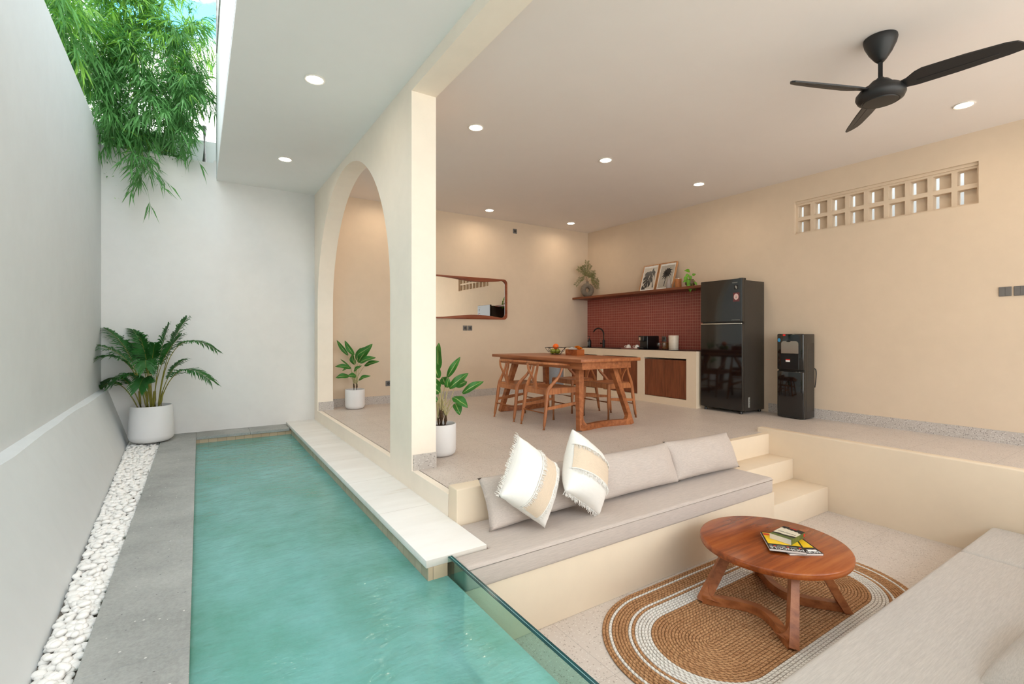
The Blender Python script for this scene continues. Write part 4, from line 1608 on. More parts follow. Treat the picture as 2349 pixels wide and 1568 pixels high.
ty = thing('tray', 'flat dull pink tray under two upturned cups', 'tray', (6.30, 5.88, WT))
bm = new_bm()
add_box(bm, -0.10, 0.14, -0.22, 0.17, 0, 0.010, 0.003, 2)
obj('board', bm, M['tray'], ty)
def cup(label, loc, rz):
    th = thing('coffee_cup', label, 'cup', loc, rz, 'upturned white cups')
    bm = new_bm()
    add_lathe(bm, [(0.046, 0.0), (0.044, 0.012), (0.039, 0.030), (0.030, 0.046), (0.022, 0.052), (0.022, 0.060), (0.017, 0.060), (0.017, 0.055), (0.0, 0.055)], 28, closed_bot=False)
    obj('bowl', bm, M['white_ceramic'], th, True, angle=50)
    bm = new_bm()
    add_tube(bm, catmull([(0, 0.042, 0.012), (0, 0.066, 0.014), (0, 0.070, 0.030), (0, 0.052, 0.040), (0, 0.034, 0.038)], 5), 0.0048, 8)
    obj('handle', bm, M['white_ceramic'], th, True)
cup('upturned white cup on the tray, nearer the tap', (6.30, 5.965, WT + 0.0105), math.radians(25))
cup('upturned white cup on the tray, nearer the coffee machine', (6.27, 5.745, WT + 0.0105), math.radians(25))

cm = thing('coffee_machine', 'black capsule coffee machine on the counter', 'coffee machine', (6.40, 5.63, WT))
bm = new_bm()
add_box(bm, -0.10, 0.20, -0.085, 0.085, 0.0, 0.225, 0.018, 3)
obj('body', bm, M['black_plastic'], cm, True, angle=40)
bm = new_bm()
add_box(bm, -0.165, -0.09, -0.06, 0.06, 0.13, 0.222, 0.014, 3)
obj('brew_head', bm, M['black_matt'], cm, True, angle=40)
bm = new_bm()
add_box(bm, -0.185, -0.09, -0.065, 0.065, 0.0, 0.035, 0.008, 2)
obj('drip_tray', bm, M['black_plastic'], cm, True, angle=40)
bm = new_bm()
add_box(bm, -0.1665, -0.1645, 0.005, 0.040, 0.145, 0.20)
obj('steel_badge', bm, M['steel'], cm)

jg = thing('carafe', 'glass carafe of amber drink standing behind the glasses', 'carafe', (6.52, 5.35, WT))
bm = new_bm()
add_lathe(bm, [(0.050, 0.0), (0.056, 0.01), (0.056, 0.14), (0.050, 0.165), (0.050, 0.20), (0.048, 0.20), (0.048, 0.165), (0.054, 0.14), (0.054, 0.012), (0, 0.012)], 28)
obj('jar', bm, M['clear'], jg, True, angle=40)
bm = new_bm()
add_lathe(bm, [(0, 0.0135), (0.0525, 0.0135), (0.0525, 0.115), (0, 0.115)], 24, closed_bot=False)
obj('drink', bm, M['amber'], jg, True, angle=40)
def tumbler(label, loc):
    th = thing('drinking_glass', label, 'glass', loc, 0, 'short stemmed glasses')
    bm = new_bm()
    add_lathe(bm, [(0.034, 0.0), (0.036, 0.004), (0.014, 0.018), (0.012, 0.026), (0.030, 0.046), (0.033, 0.075), (0.032, 0.108), (0.030, 0.108), (0.031, 0.075), (0.027, 0.05), (0, 0.034)], 24)
    obj('bowl', bm, M['clear'], th, True, angle=50)
tumbler('small clear glass on the counter, nearer the coffee machine', (6.30, 5.305, WT))
tumbler('small clear glass on the counter, nearer the cream canister', (6.27, 5.175, WT))

cn = thing('canister', 'tall cream canister at the fridge end of the counter', 'canister', (6.33, 5.035, WT))
bm = new_bm()
add_lathe(bm, [(0.074, 0.0), (0.076, 0.004), (0.076, 0.016), (0.074, 0.018), (0.075, 0.020), (0.080, 0.226), (0.078, 0.230), (0.074, 0.230), (0.0, 0.222)], 40)
obj('body', bm, M['canister'], cn, True, angle=40)
bm = new_bm()
add_lathe(bm, [(0.0765, 0.0165), (0.0772, 0.018), (0.0765, 0.0195)], 40, closed_bot=False)
obj('base_groove', bm, M['brown_pot'], cn, True)

def socket(label, loc, face, group=None, hole=True, cat='socket', nm='wall_socket'):
    """small square plate; face '-Y' hangs on the far wall, '-X' on the right wall"""
    th = thing(nm, label, cat, loc, 0 if face == '-Y' else -PI / 2, group)
    bm = new_bm()
    add_box(bm, -0.043, 0.043, -0.009, 0, -0.043, 0.043, 0.003, 2)
    obj('plate', bm, M['grey_plate'], th, True, angle=40)
    if hole:
        bm = new_bm()
        vs = [(0.024 * math.cos(2 * PI * k / 20), 0.024 * math.sin(2 * PI * k / 20)) for k in range(20)]
        add_prism(bm, vs, 'Y', -0.0105, -0.009)
        obj('recess', bm, M['grey_dark'], th)
        bm = new_bm()
        for x in (-0.0095, 0.0095):
            add_prism(bm, [(x + 0.003 * math.cos(2 * PI * k / 10), 0.003 * math.sin(2 * PI * k / 10)) for k in range(10)], 'Y', -0.011, -0.0105)
        obj('pin_hole', bm, M['black_plastic'], th)
    return th
socket('grey wall socket under the mirror, the one on the left', (3.898, YB, 1.208), '-Y', 'pair of grey sockets under the mirror')
socket('grey wall socket under the mirror, the one on the right', (3.995, YB, 1.208), '-Y', 'pair of grey sockets under the mirror')
socket('small grey socket high on the back wall near the ceiling', (4.94, YB, 3.02), '-Y')
socket('grey wall socket low down beside the plant in the arch', (2.526, YB, 0.315), '-Y')
socket('dark grey socket on the red tiles behind the coffee machine', (XR - 0.012, 5.56, 1.02), '-X')
def switch(label, y):
    th = thing('light_switch', label, 'light switch', (XR, y, 1.517), -PI / 2, 'grey double switches on the right wall')
    bm = new_bm()
    add_box(bm, -0.046, 0.046, -0.008, 0, -0.047, 0.047, 0.003, 2)
    obj('plate', bm, M['grey_plate'], th, True, angle=40)
    for k in (0, 1):
        bm = new_bm()
        add_box(bm, -0.0435 + 0.044 * k, -0.0005 + 0.044 * k, -0.0115, -0.008, -0.044, 0.044, 0.0015, 1)
        obj('rocker', bm, M['grey_plate'], th)
switch('grey double light switch on the right wall, wholly in view', 1.359)
switch('grey double light switch cut off by the right edge of the picture', 1.252)

# ------------------------------------------------------------------ fridge
FX, FY0, FY1 = 6.19, 3.795, 4.44
fr = thing('fridge', 'tall glossy black two-door fridge beside the kitchen counter', 'fridge', (FX, FY0, 0))
W = FY1 - FY0
bm = new_bm()
add_box(bm, 0.062, 0.545, 0.004, W - 0.004, 0.035, 1.838, 0.004, 2)
obj('body', bm, M['black_side'], fr, True, angle=40)
bm = new_bm()
add_box(bm, 0.004, 0.05, 0, W, 1.268, 1.86, 0.006, 2)
dr = obj('freezer_door', bm, M['black_side'], fr, True, angle=40)
bm = new_bm()
add_box(bm, 0.0, 0.004, 0.004, W - 0.002, 1.272, 1.856, 0.001, 1)
obj('glass_front', bm, M['black_gloss'], dr)
text('logo_lettering', 'SHARP', 0.021, M['ink_grey'], dr, (-0.0003, 0.105, 1.805), (PI / 2, 0, -PI / 2), sx=1.25)
text('logo_lettering', 'J-TECH INVERTER', 0.0155, M['ink_grey'], dr, (-0.0003, 0.095, 1.292), (PI / 2, 0, -PI / 2), sx=1.0)
bm = new_bm()
add_box(bm, -0.0006, 0, 0.060, 0.118, 1.712, 1.772)
obj('dark_emblem', bm, M['ink_black'], dr)
bm = new_bm()
add_prism(bm, [(0.089 + 0.012 * math.cos(a) + 0.007 * math.sin(a), 1.742 + 0.022 * math.sin(a)) for a in [2 * PI * k / 16 for k in range(16)]], 'X', -0.0012, -0.0006)
obj('emblem_mark', bm, M['ink_grey'], dr)
bm = new_bm()
add_box(bm, -0.0006, 0, 0.040, 0.132, 1.545, 1.668)
obj('sticker', bm, M['ink_plum'], dr)
bm = new_bm()
add_prism(bm, [(0.088 + 0.034 * math.cos(a), 1.610 + 0.043 * math.sin(a)) for a in [2 * PI * k / 24 for k in range(24)]], 'X', -0.0011, -0.0006)
obj('sticker_disc', bm, M['ink_pink'], dr)
bm = new_bm()
add_prism(bm, [(0.088 + 0.012 * math.cos(a), 1.606 + 0.024 * math.sin(a)) for a in [2 * PI * k / 3 + PI / 2 for k in range(3)]], 'X', -0.0015, -0.0011)
obj('sticker_mark', bm, M['ink_grey'], dr)
bm = new_bm()
add_box(bm, 0.004, 0.05, 0, W, 0.05, 1.235, 0.006, 2)
dr2 = obj('fridge_door', bm, M['black_side'], fr, True, angle=40)
bm = new_bm()
add_box(bm, 0.0, 0.004, 0.004, W - 0.002, 0.054, 1.232, 0.001, 1)
obj('glass_front', bm, M['black_gloss'], dr2)
bm = new_bm()
add_box(bm, -0.003, 0.012, 0.004, W - 0.002, 1.237, 1.250, 0.002, 1)
obj('handle_strip', bm, M['chrome'], fr)
bm = new_bm()
add_box(bm, 0.030, 0.062, 0.008, W - 0.008, 0.05, 1.835)
obj('door_gasket', bm, M['black_plastic'], fr)
bm = new_bm()
add_box(bm, 0.012, 0.10, 0.005, 0.06, 1.838, 1.866, 0.004, 2)
obj('hinge_cover', bm, M['black_plastic'], fr)
bm = new_bm()
add_box(bm, 0.15, 0.19, 0.0032, 0.004, 0.085, 0.225)
obj('rating_label', bm, M['ink_grey'], fr)
bm = new_bm()
for i in range(9):
    add_box(bm, 0.172, 0.188, 0.0027, 0.0032, 0.095 + 0.013 * i, 0.095 + 0.013 * i + 0.007 * (0.5 + (i * 7 % 5) / 8))
obj('label_print', bm, M['ink_black'], fr)
for x in (0.05, 0.50):
    for y in (0.05, W - 0.05):
        bm = new_bm()
        add_lathe(bm, [(0.02, 0), (0.022, 0.012), (0.014, 0.036), (0, 0.036)], 14, center=(x, y, 0))
        obj('foot', bm, M['black_plastic'], fr, True, angle=40)

# ------------------------------------------------------------------ water dispenser
wd = thing('water_dispenser', 'slim black floor-standing water dispenser against the right wall', 'water dispenser', (6.44, 3.125, 0))
W = 0.335
bm = new_bm()
add_box(bm, 0.04, 0.285, 0, W, 0.012, 1.098, 0.008, 2)
obj('body', bm, M['black_side'], wd, True, angle=40)
bm = new_bm()
add_box(bm, 0.08, 0.27, -0.002, 0, 0.10, 0.98)
obj('side_panel', bm, M['black_side'], wd)
bm = new_bm()
for i in range(22):
    add_box(bm, 0.12, 0.21, -0.0045, -0.002, 0.50 + 0.019 * i, 0.507 + 0.019 * i)
obj('side_vents', bm, M['grey_dark'], wd)
bm = new_bm()
add_box(bm, 0.0, 0.05, 0.0, W, 0.63, 1.10, 0.014, 3)
fp = obj('upper_front', bm, M['black_gloss'], wd, True, angle=40)
bm = new_bm()
add_box(bm, 0.0, 0.05, 0.0, W, 0.012, 0.615, 0.014, 3)
obj('lower_door', bm, M['black_gloss'], wd, True, angle=40)
bm = new_bm()
add_box(bm, 0.045, 0.060, 0.02, W - 0.02, 0.615, 0.63)
obj('joint', bm, M['black_plastic'], wd)
bm = new_bm()
y0, y1, z0, z1, r = 0.060, 0.278, 0.845, 1.005, 0.035
poly = [(y0, z0), (y1, z0)] + [(y1 - r + r * math.cos(a), z1 - r + r * math.sin(a)) for a in [PI / 2 * k / 6 for k in range(7)]] + \
       [(y0 + r + r * math.cos(a), z1 - r + r * math.sin(a)) for a in [PI / 2 + PI / 2 * k / 6 for k in range(7)]]
add_prism(bm, poly, 'X', -0.004, 0.001)
obj('steel_plate', bm, M['steel'], fp)
bm = new_bm()
add_prism(bm, [(0.185 + 0.028 * math.cos(a), 1.004 + 0.010 * math.sin(a)) for a in [2 * PI * k / 20 for k in range(20)]], 'X', -0.006, 0.0)
obj('tap_button', bm, M['black_plastic'], fp)
bm = new_bm()
add_box(bm, -0.002, 0.02, 0.055, 0.285, 0.64, 0.842, 0.004, 1)
obj('dispensing_recess', bm, M['black_plastic'], fp)
bm = new_bm()
add_box(bm, -0.0030, -0.002, 0.165, 0.220, 0.735, 0.757)
obj('label', bm, M['ink_white'], fp)
bm = new_bm()
add_box(bm, -0.0032, -0.002, 0.165, 0.220, 0.757, 0.769)
obj('red_label_band', bm, M['ink_red'], fp)
bm = new_bm()
add_prism(bm, [(0.307 + 0.019 * math.cos(a), 1.018 + 0.025 * math.sin(a)) for a in [2 * PI * k / 20 for k in range(20)]], 'X', -0.0008, 0.001)
obj('blue_sticker', bm, M['ink_blue'], fp)
bm = new_bm()
add_box(bm, -0.0008, 0.001, 0.225, 0.258, 1.072, 1.097)
obj('red_badge', bm, M['ink_red'], fp)
bm = new_bm()
add_tube(bm, catmull([(0.287, 0.02, 0.66), (0.300, -0.012, 0.62), (0.298, -0.010, 0.50), (0.292, 0.0, 0.40)], 6), 0.005, 8)
obj('power_cord', bm, M['black_plastic'], wd, True)

# ------------------------------------------------------------------ bin beside the counter
bn = thing('waste_bin', 'grey metal bin in the gap between counter and back wall, half hidden by the table', 'bin', (5.72, 7.28, 0))
bm = new_bm()
add_lathe(bm, [(0.135, 0.0), (0.142, 0.01), (0.150, 0.50), (0.150, 0.52), (0.0, 0.52)], 36)
obj('body', bm, M['bluegrey'], bn, True, angle=40)
bm = new_bm()
add_lathe(bm, [(0.153, 0.52), (0.154, 0.535), (0.140, 0.56), (0.06, 0.58), (0, 0.582)], 36)
obj('lid', bm, M['steel'], bn, True, angle=40)

# ------------------------------------------------------------------ mirror
mr = thing('wall_mirror', 'wide mirror in a wavy reddish wooden frame on the back wall', 'mirror', (3.87, YB, 1.735))
MW, MH = 0.888, 0.368
def round_rect(w, h, r, n=10, wave=0.0):
    pts = []
    def edge(p, q, ax, sgn):
        for k in range(1, 24):
            t = k / 24
            x, z = p[0] + (q[0] - p[0]) * t, p[1] + (q[1] - p[1]) * t
            if wave and ax == 'h':
                z -= sgn * wave * (math.sin(PI * (t if sgn > 0 else 1 - t) * 2.0 - 0.6) * 0.6 + 0.5)
            pts.append((x, z))
    cs = [((w - r, h - r), 0), ((-w + r, h - r), PI / 2), ((-w + r, -h + r), PI), ((w - r, -h + r), 3 * PI / 2)]
    for i, ((cx, cz), a0) in enumerate(cs):
        arcp = [(cx + r * math.cos(a0 + PI / 2 * k / n), cz + r * math.sin(a0 + PI / 2 * k / n)) for k in range(n + 1)]
        pts.extend(arcp)
        nx_, a1 = cs[(i + 1) % 4]
        q = (nx_[0] + r * math.cos(a1), nx_[1] + r * math.sin(a1))
        edge(arcp[-1], q, 'h' if i in (0, 2) else 'v', 1 if i == 0 else -1)
    return pts
po = round_rect(MW, MH, 0.075)
pi_ = round_rect(MW - 0.045, MH - 0.032, 0.085, wave=0.042)
bm = new_bm()
n = len(po)
levels = []
for y, off in ((-0.002, 0), (-0.026, 0), (-0.032, 1), (-0.032, 2), (-0.012, 3)):
    ringv = []
    for (a, b2), (c, d) in zip(po, pi_):
        t = (0.0, 0.10, 0.90, 1.0)[off] if off else 0.0
        ringv.append(bm.verts.new((a + (c - a) * t, y, b2 + (d - b2) * t)))
    levels.append(ringv)
for r0, r1 in zip(levels, levels[1:]):
    for k in range(n):
        bm.faces.new((r0[k], r0[(k + 1) % n], r1[(k + 1) % n], r1[k]))
obj('frame', bm, M['teak_mirror'], mr, True, angle=40)
bm = new_bm()
bm.faces.new([bm.verts.new((a, -0.0125, b2)) for a, b2 in pi_])
obj('mirror_glass', bm, M['mirror'], mr)

# ------------------------------------------------------------------ things on the shelf
vs_ = thing('ring_vase', 'grey-brown stoneware ring vase holding dry fern sprays on the shelf', 'vase', (6.50, 7.26, SZ))
bm = new_bm()
R0, r0 = 0.092, 0.052
AX = Vector((-0.20, -0.98, 0)).normalized()          # the ring faces into the room
SX = Vector((AX.y, -AX.x, 0))
rings = []
for i in range(37):
    a = 2 * PI * i / 36
    c = SX * (R0 * math.cos(a)) + Vector((0, 0, R0 * math.sin(a)))
    out = c.normalized()
    rings.append([bm.verts.new(Vector((0, 0, R0 + r0 - 0.004)) + c + out * (r0 * math.cos(b2)) + AX * (r0 * 0.95 * math.sin(b2))) for b2 in [2 * PI * k / 16 for k in range(16)]])
for q0, q1 in zip(rings, rings[1:]):
    for k in range(16):
        bm.faces.new((q0[k], q0[(k + 1) % 16], q1[(k + 1) % 16], q1[k]))
for vv in bm.verts:
    vv.co.z = max(0, vv.co.z)
obj('ring', bm, M['stoneware'], vs_, True)
bm = new_bm()
add_lathe(bm, [(0.040, 0.262), (0.030, 0.285), (0.026, 0.300), (0.032, 0.312), (0.024, 0.312), (0.020, 0.30)], 20, closed_bot=False)
obj('neck', bm, M['stoneware'], vs_, True)
def fern_spray(tipv, bend, seed):
    """dry branch carrying small leaflets on side shoots"""
    r = random.Random(seed)
    bm = new_bm()
    base = Vector((0, 0, 0.30))
    tipv, bend = base + SX * tipv[0] + Vector((0, 0, tipv[1])) + AX * tipv[2], base + SX * bend[0] + Vector((0, 0, bend[1]))
    pts = bez(base, bend, tipv, 14)
    add_tube(bm, pts, [0.0022 - 0.0001 * i for i in range(15)], 5)
    for f in bm.faces:
        f.material_index = 1
    for i in range(5, 15):
        p = pts[i]
        d = (pts[min(i + 1, 14)] - pts[i - 1]).normalized()
        for s in (-1, 1):
            ln = 0.055 * (1.15 - 0.07 * abs(i - 9)) * r.uniform(0.7, 1.25)
            sd = (d.cross(AX) * s + d * 0.75 + AX * r.uniform(-0.35, 0.35) + Vector((0, 0, -0.12))).normalized()
            for k in range(5):
                q = p + sd * ln * (k + 0.6) / 5
                for s2 in (-1, 1):
                    l2 = 0.016 * r.uniform(0.8, 1.4)
                    ld_ = (sd * 0.8 + sd.cross(AX) * s2 * 0.8 + AX * r.uniform(-0.4, 0.4)).normalized()
                    wv = ld_.cross(AX).normalized() * l2 * 0.26
                    vv = [bm.verts.new(z) for z in (q, q + ld_ * l2 * 0.5 + wv, q + ld_ * l2, q + ld_ * l2 * 0.5 - wv)]
                    bm.faces.new(vv)
    return bm
# SX points towards the left of the picture
for tp, bd, sd in (((0.20, 0.26, 0.0), (0.02, 0.20), 1), ((0.02, 0.40, 0.02), (0.05, 0.22), 2), ((-0.07, 0.33, 0.0), (0.06, 0.18), 3), ((0.27, -0.06, 0.03), (0.08, 0.16), 4),
                   ((-0.28, -0.02, 0.03), (-0.10, 0.14), 5), ((-0.15, 0.12, 0.0), (-0.05, 0.20), 6), ((-0.20, -0.10, 0.05), (-0.12, 0.10), 7), ((0.10, 0.30, -0.02), (0.06, 0.24), 8), ((-0.16, 0.20, 0.0), (0.0, 0.16), 10)):
    obj('fern_spray', fern_spray(tp, bd, sd), [M['fern'], M['twig']], vs_, fix=False)

def art(label, y0, y1, print_mat, draw):
    """framed print leaning on the wall, local x runs to the right of the picture"""
    w, h, t = y1 - y0, 0.505, 0.028
    th = thing('framed_print', label, 'framed picture', (6.565, y1, SZ + 0.0005), -PI / 2, 'leaning oak-framed prints on the shelf')
    th.rotation_euler = (math.radians(-17), 0, -PI / 2)
    bm = new_bm()
    fw = 0.017
    add_box(bm, 0, fw, 0, t, 0, h)
    add_box(bm, w - fw, w, 0, t, 0, h)
    add_box(bm, fw, w - fw, 0, t, 0, fw)
    add_box(bm, fw, w - fw, 0, t, h - fw, h)
    add_box(bm, fw, w - fw, t - 0.004, t, fw, h - fw)
    obj('frame', bm, M['oak'], th)
    bm = new_bm()
    add_box(bm, fw, w - fw, 0.008, 0.011, fw, h - fw)
    obj('mount', bm, M['ink_white'], th)
    bm = new_bm()
    mg_ = 0.036
    add_box(bm, mg_, w - mg_, 0.0072, 0.0079, 0.052, h - 0.052)
    obj('print', bm, print_mat, th)
    bm = new_bm()
    draw(bm, mg_, w - mg_, 0.052, h - 0.052)
    obj('silhouette', bm, M['ink_black'], th)
    return th
def poly_xz(bm, pts, y=0.0066):
    add_prism(bm, [(p[0], p[1]) for p in pts], 'Y', y, y + 0.0005)
def draw_leaf(bm, x0, x1, z0, z1):
    w, h = x1 - x0, z1 - z0
    def P_(u, v):
        return (x0 + w * u, z0 + h * v)
    mid = [(0.30, 0.12), (0.38, 0.30), (0.46, 0.48), (0.53, 0.66), (0.56, 0.80)]
    # lobes of the split leaf, each running from the midrib out to the leaf's edge
    for a, b2, c, d, e in (((0.54, 0.70), (0.30, 0.84), (0.12, 0.76), (0.10, 0.66), (0.50, 0.62)), ((0.50, 0.63), (0.16, 0.64), (0.03, 0.52), (0.05, 0.42), (0.46, 0.53)),
                           ((0.47, 0.55), (0.14, 0.42), (0.05, 0.36), (0.08, 0.26), (0.42, 0.42)), ((0.43, 0.45), (0.16, 0.25), (0.16, 0.17), (0.24, 0.13), (0.40, 0.34)),
                           ((0.40, 0.38), (0.28, 0.12), (0.36, 0.06), (0.46, 0.09), (0.46, 0.40)), ((0.44, 0.44), (0.52, 0.08), (0.64, 0.14), (0.68, 0.24), (0.52, 0.52)),
                           ((0.50, 0.54), (0.72, 0.26), (0.80, 0.36), (0.80, 0.46), (0.56, 0.64)), ((0.53, 0.64), (0.78, 0.50), (0.76, 0.60), (0.70, 0.70), (0.58, 0.72)),
                           ((0.54, 0.66), (0.66, 0.72), (0.62, 0.82), (0.48, 0.84), (0.36, 0.82))):
        poly_xz(bm, [P_(*q) for q in (a, b2, c, d, e)])
    poly_xz(bm, [P_(0.62, 0.78), P_(0.66, 0.92), P_(0.74, 0.98), P_(0.78, 0.86), P_(0.92, 0.78), P_(0.90, 0.66), P_(0.94, 0.40), P_(0.86, 0.58), P_(0.76, 0.66)])
    poly_xz(bm, [P_(0.02, 0.0), P_(0.32, 0.0), P_(0.30, 0.06), P_(0.44, 0.22), P_(0.40, 0.24), P_(0.22, 0.09), P_(0.10, 0.20), P_(0.03, 0.14)])
    poly_xz(bm, [P_(0.86, 0.06), P_(0.95, 0.06), P_(0.92, 0.14), P_(0.82, 0.40), P_(0.80, 0.38)])
def draw_palm(bm, x0, x1, z0, z1):
    w, h = x1 - x0, z1 - z0
    cx, cz = x0 + w * 0.50, z0 + h * 0.62
    poly_xz(bm, [(x0 + w * 0.42, z0 + h * 0.06), (x0 + w * 0.47, z0 + h * 0.06), (cx + w * 0.02, cz), (cx - w * 0.025, cz)])
    for a, L_ in ((8, 0.36), (35, 0.42), (62, 0.40), (88, 0.36), (115, 0.30), (145, 0.28), (172, 0.26), (205, 0.30), (228, 0.34), (252, 0.30), (-20, 0.32), (-45, 0.30), (282, 0.26)):
        d = Vector((math.cos(math.radians(a)), math.sin(math.radians(a))))
        s = Vector((-d.y, d.x))
        c = Vector((cx, cz))
        L2 = L_ * w * 1.25
        e = c + d * L2 + Vector((0, -0.12 * L2))
        m_ = c + d * L2 * 0.55 + Vector((0, 0.10 * L2))
        poly_xz(bm, [c - s * 0.008, m_ - s * 0.020, m_ + d * 0.01 - s * 0.006, e, m_ + s * 0.022, c + s * 0.010])
M['print_pale'] = plain('pale_print', (0.83, 0.81, 0.77), 0.6)
M['print_grey'] = plain('grey_print', (0.72, 0.70, 0.66), 0.6)
art('oak-framed print of a dark split leaf leaning on the shelf', 5.635, 5.985, M['print_pale'], draw_leaf)
art('oak-framed print of a palm tree leaning on the shelf', 5.262, 5.616, M['print_grey'], draw_palm)

cr = thing('bottle_vase', 'grey ceramic bottle vase in front of the palm print', 'vase', (6.45, 5.225, SZ))
bm = new_bm()
add_lathe(bm, [(0.040, 0.0), (0.045, 0.008), (0.045, 0.075), (0.036, 0.105), (0.024, 0.130), (0.022, 0.150), (0.026, 0.165), (0.021, 0.165), (0.018, 0.15)], 28)
obj('body', bm, M['greige'], cr, True, angle=50)
ab = thing('wooden_tumbler', 'amber wooden tumbler on the shelf beside the trailing plant', 'tumbler', (6.47, 5.06, SZ))
bm = new_bm()
add_lathe(bm, [(0.050, 0.0), (0.053, 0.006), (0.053, 0.150), (0.047, 0.152), (0.047, 0.02), (0, 0.02)], 28)
obj('body', bm, M['amber'], ab, True, angle=50)
bm = new_bm()
add_lathe(bm, [(0.0535, 0.146), (0.0540, 0.150), (0.0535, 0.155), (0.047, 0.155)], 28, closed_bot=False)
obj('rim_band', bm, M['steel'], ab, True)

pt = thing('trailing_plant', 'trailing green plant in a round brown pot at the fridge end of the shelf', 'potted plant', (6.47, 4.83, SZ))
bm = new_bm()
add_lathe(bm, [(0.035, 0.0), (0.055, 0.012), (0.078, 0.045), (0.080, 0.065), (0.068, 0.095), (0.052, 0.108), (0.056, 0.116), (0.048, 0.116), (0.046, 0.10), (0, 0.10)], 32)
obj('pot', bm, M['brown_pot'], pt, True, angle=50)
def heart_leaf(bm, uvl, base, d, nrm, L_, wr=0.75, droop=0.25):
    d, nrm = Vector(d).normalized(), Vector(nrm).normalized()
    s = d.cross(nrm).normalized()
    nrm = s.cross(d).normalized()
    def fn(a, b):
        v = 2 * b - 1
        wd_ = L_ * wr * 0.5 * (math.sin(PI * (0.06 + 0.94 * a) ** 0.62)) ** 0.9
        q = Vector(base) + d * L_ * a + s * (v * wd_) + nrm * (0.10 * L_ * abs(v) ** 1.5 - droop * L_ * a * a)
        return tuple(q)
    add_grid(bm, fn, 8, 4, uvl, lambda a, b: (a, 2 * b - 1))
def pothos_leaf(du, dz, depth, L_, dirn):
    bm = new_bm()
    uvl = bm.loops.layers.uv.new('UVMap')
    base = -RIGHT * du * -1 + Vector((0, 0, dz)) - BACK * depth
    add_tube(bm, bez((0, 0, 0.10), tuple(base * 0.55 + Vector((0, 0, 0.10))), tuple(base), 6), 0.0022, 5)
    heart_leaf(bm, uvl, base, RIGHT * dirn[0] + Vector((0, 0, dirn[1])) - BACK * 0.2, -BACK + Vector((0, 0, 0.5)), L_)
    return bm
for du, dz, dp, L_, dn in ((-0.02, 0.245, 0.02, 0.085, (-0.8, 0.1)), (-0.05, 0.19, 0.05, 0.075, (-0.6, -0.6)), (-0.085, 0.15, 0.06, 0.08, (-0.4, -0.9)), (-0.06, 0.10, 0.09, 0.085, (-0.2, -1)), (-0.03, 0.165, 0.06, 0.07, (0.3, -0.9)),
                           (-0.07, 0.04, 0.10, 0.08, (0.1, -1)), (-0.045, -0.01, 0.11, 0.085, (0.0, -1)), (-0.005, -0.005, 0.11, 0.075, (0.5, -0.8)), (0.02, 0.18, 0.03, 0.06, (0.8, 0.3)), (0.03, 0.06, 0.10, 0.06, (0.6, -0.7)), (-0.09, 0.09, 0.07, 0.06, (-0.9, -0.4))):
    obj('leaf', pothos_leaf(du, dz, dp, L_, dn), M['pothos'], pt, True, fix=False)

# ================================================================== PLANTS
def pot_mesh(r, h, belly=1.0, rim=0.012):
    """rounded planter, wider low down when belly > 1"""
    bm = new_bm()
    prof = [(0.0, 0.0), (r * 0.62 * belly, 0.0), (r * 0.80 * belly, h * 0.02), (r * 0.94 * belly, h * 0.08), (r * 1.0 * belly, h * 0.18), (r * (0.35 + 0.65 * belly), h * 0.55), (r, h * 0.97), (r - 0.003, h), (r - rim + 0.003, h), (r - rim, h * 0.98), (r - rim, h * 0.85)]
    add_lathe(bm, prof, 48, closed_bot=False)
    return bm
def soil_mesh(r, z):
    bm = new_bm()
    add_lathe(bm, [(r, z), (r * 0.6, z + 0.010), (0, z + 0.014)], 28, closed_bot=False)
    return bm

def blade_leaf(bm, uvl, base, tip, width, nrm, bend=0.12, fold=0.22, n=12):
    base, tip = Vector(base), Vector(tip)
    d = tip - base
    L_ = d.length
    d.normalize()
    s = d.cross(Vector(nrm)).normalized()
    nn = s.cross(d).normalized()
    def fn(a, b):
        v = 2 * b - 1
        wd_ = width * 0.5 * math.sin(PI * min(1.0, (0.03 + 0.97 * a)) ** 0.85) ** 0.75 * (1 if a < 0.999 else 0.02)
        return tuple(base + d * L_ * a + s * v * wd_ + nn * (bend * L_ * math.sin(PI * a * 0.95) + fold * wd_ * abs(v) + 0.006 * math.sin(9 * a + 3 * v)))
    add_grid(bm, fn, n, 6, uvl, lambda a, b: (a, 2 * b - 1), mat=0)

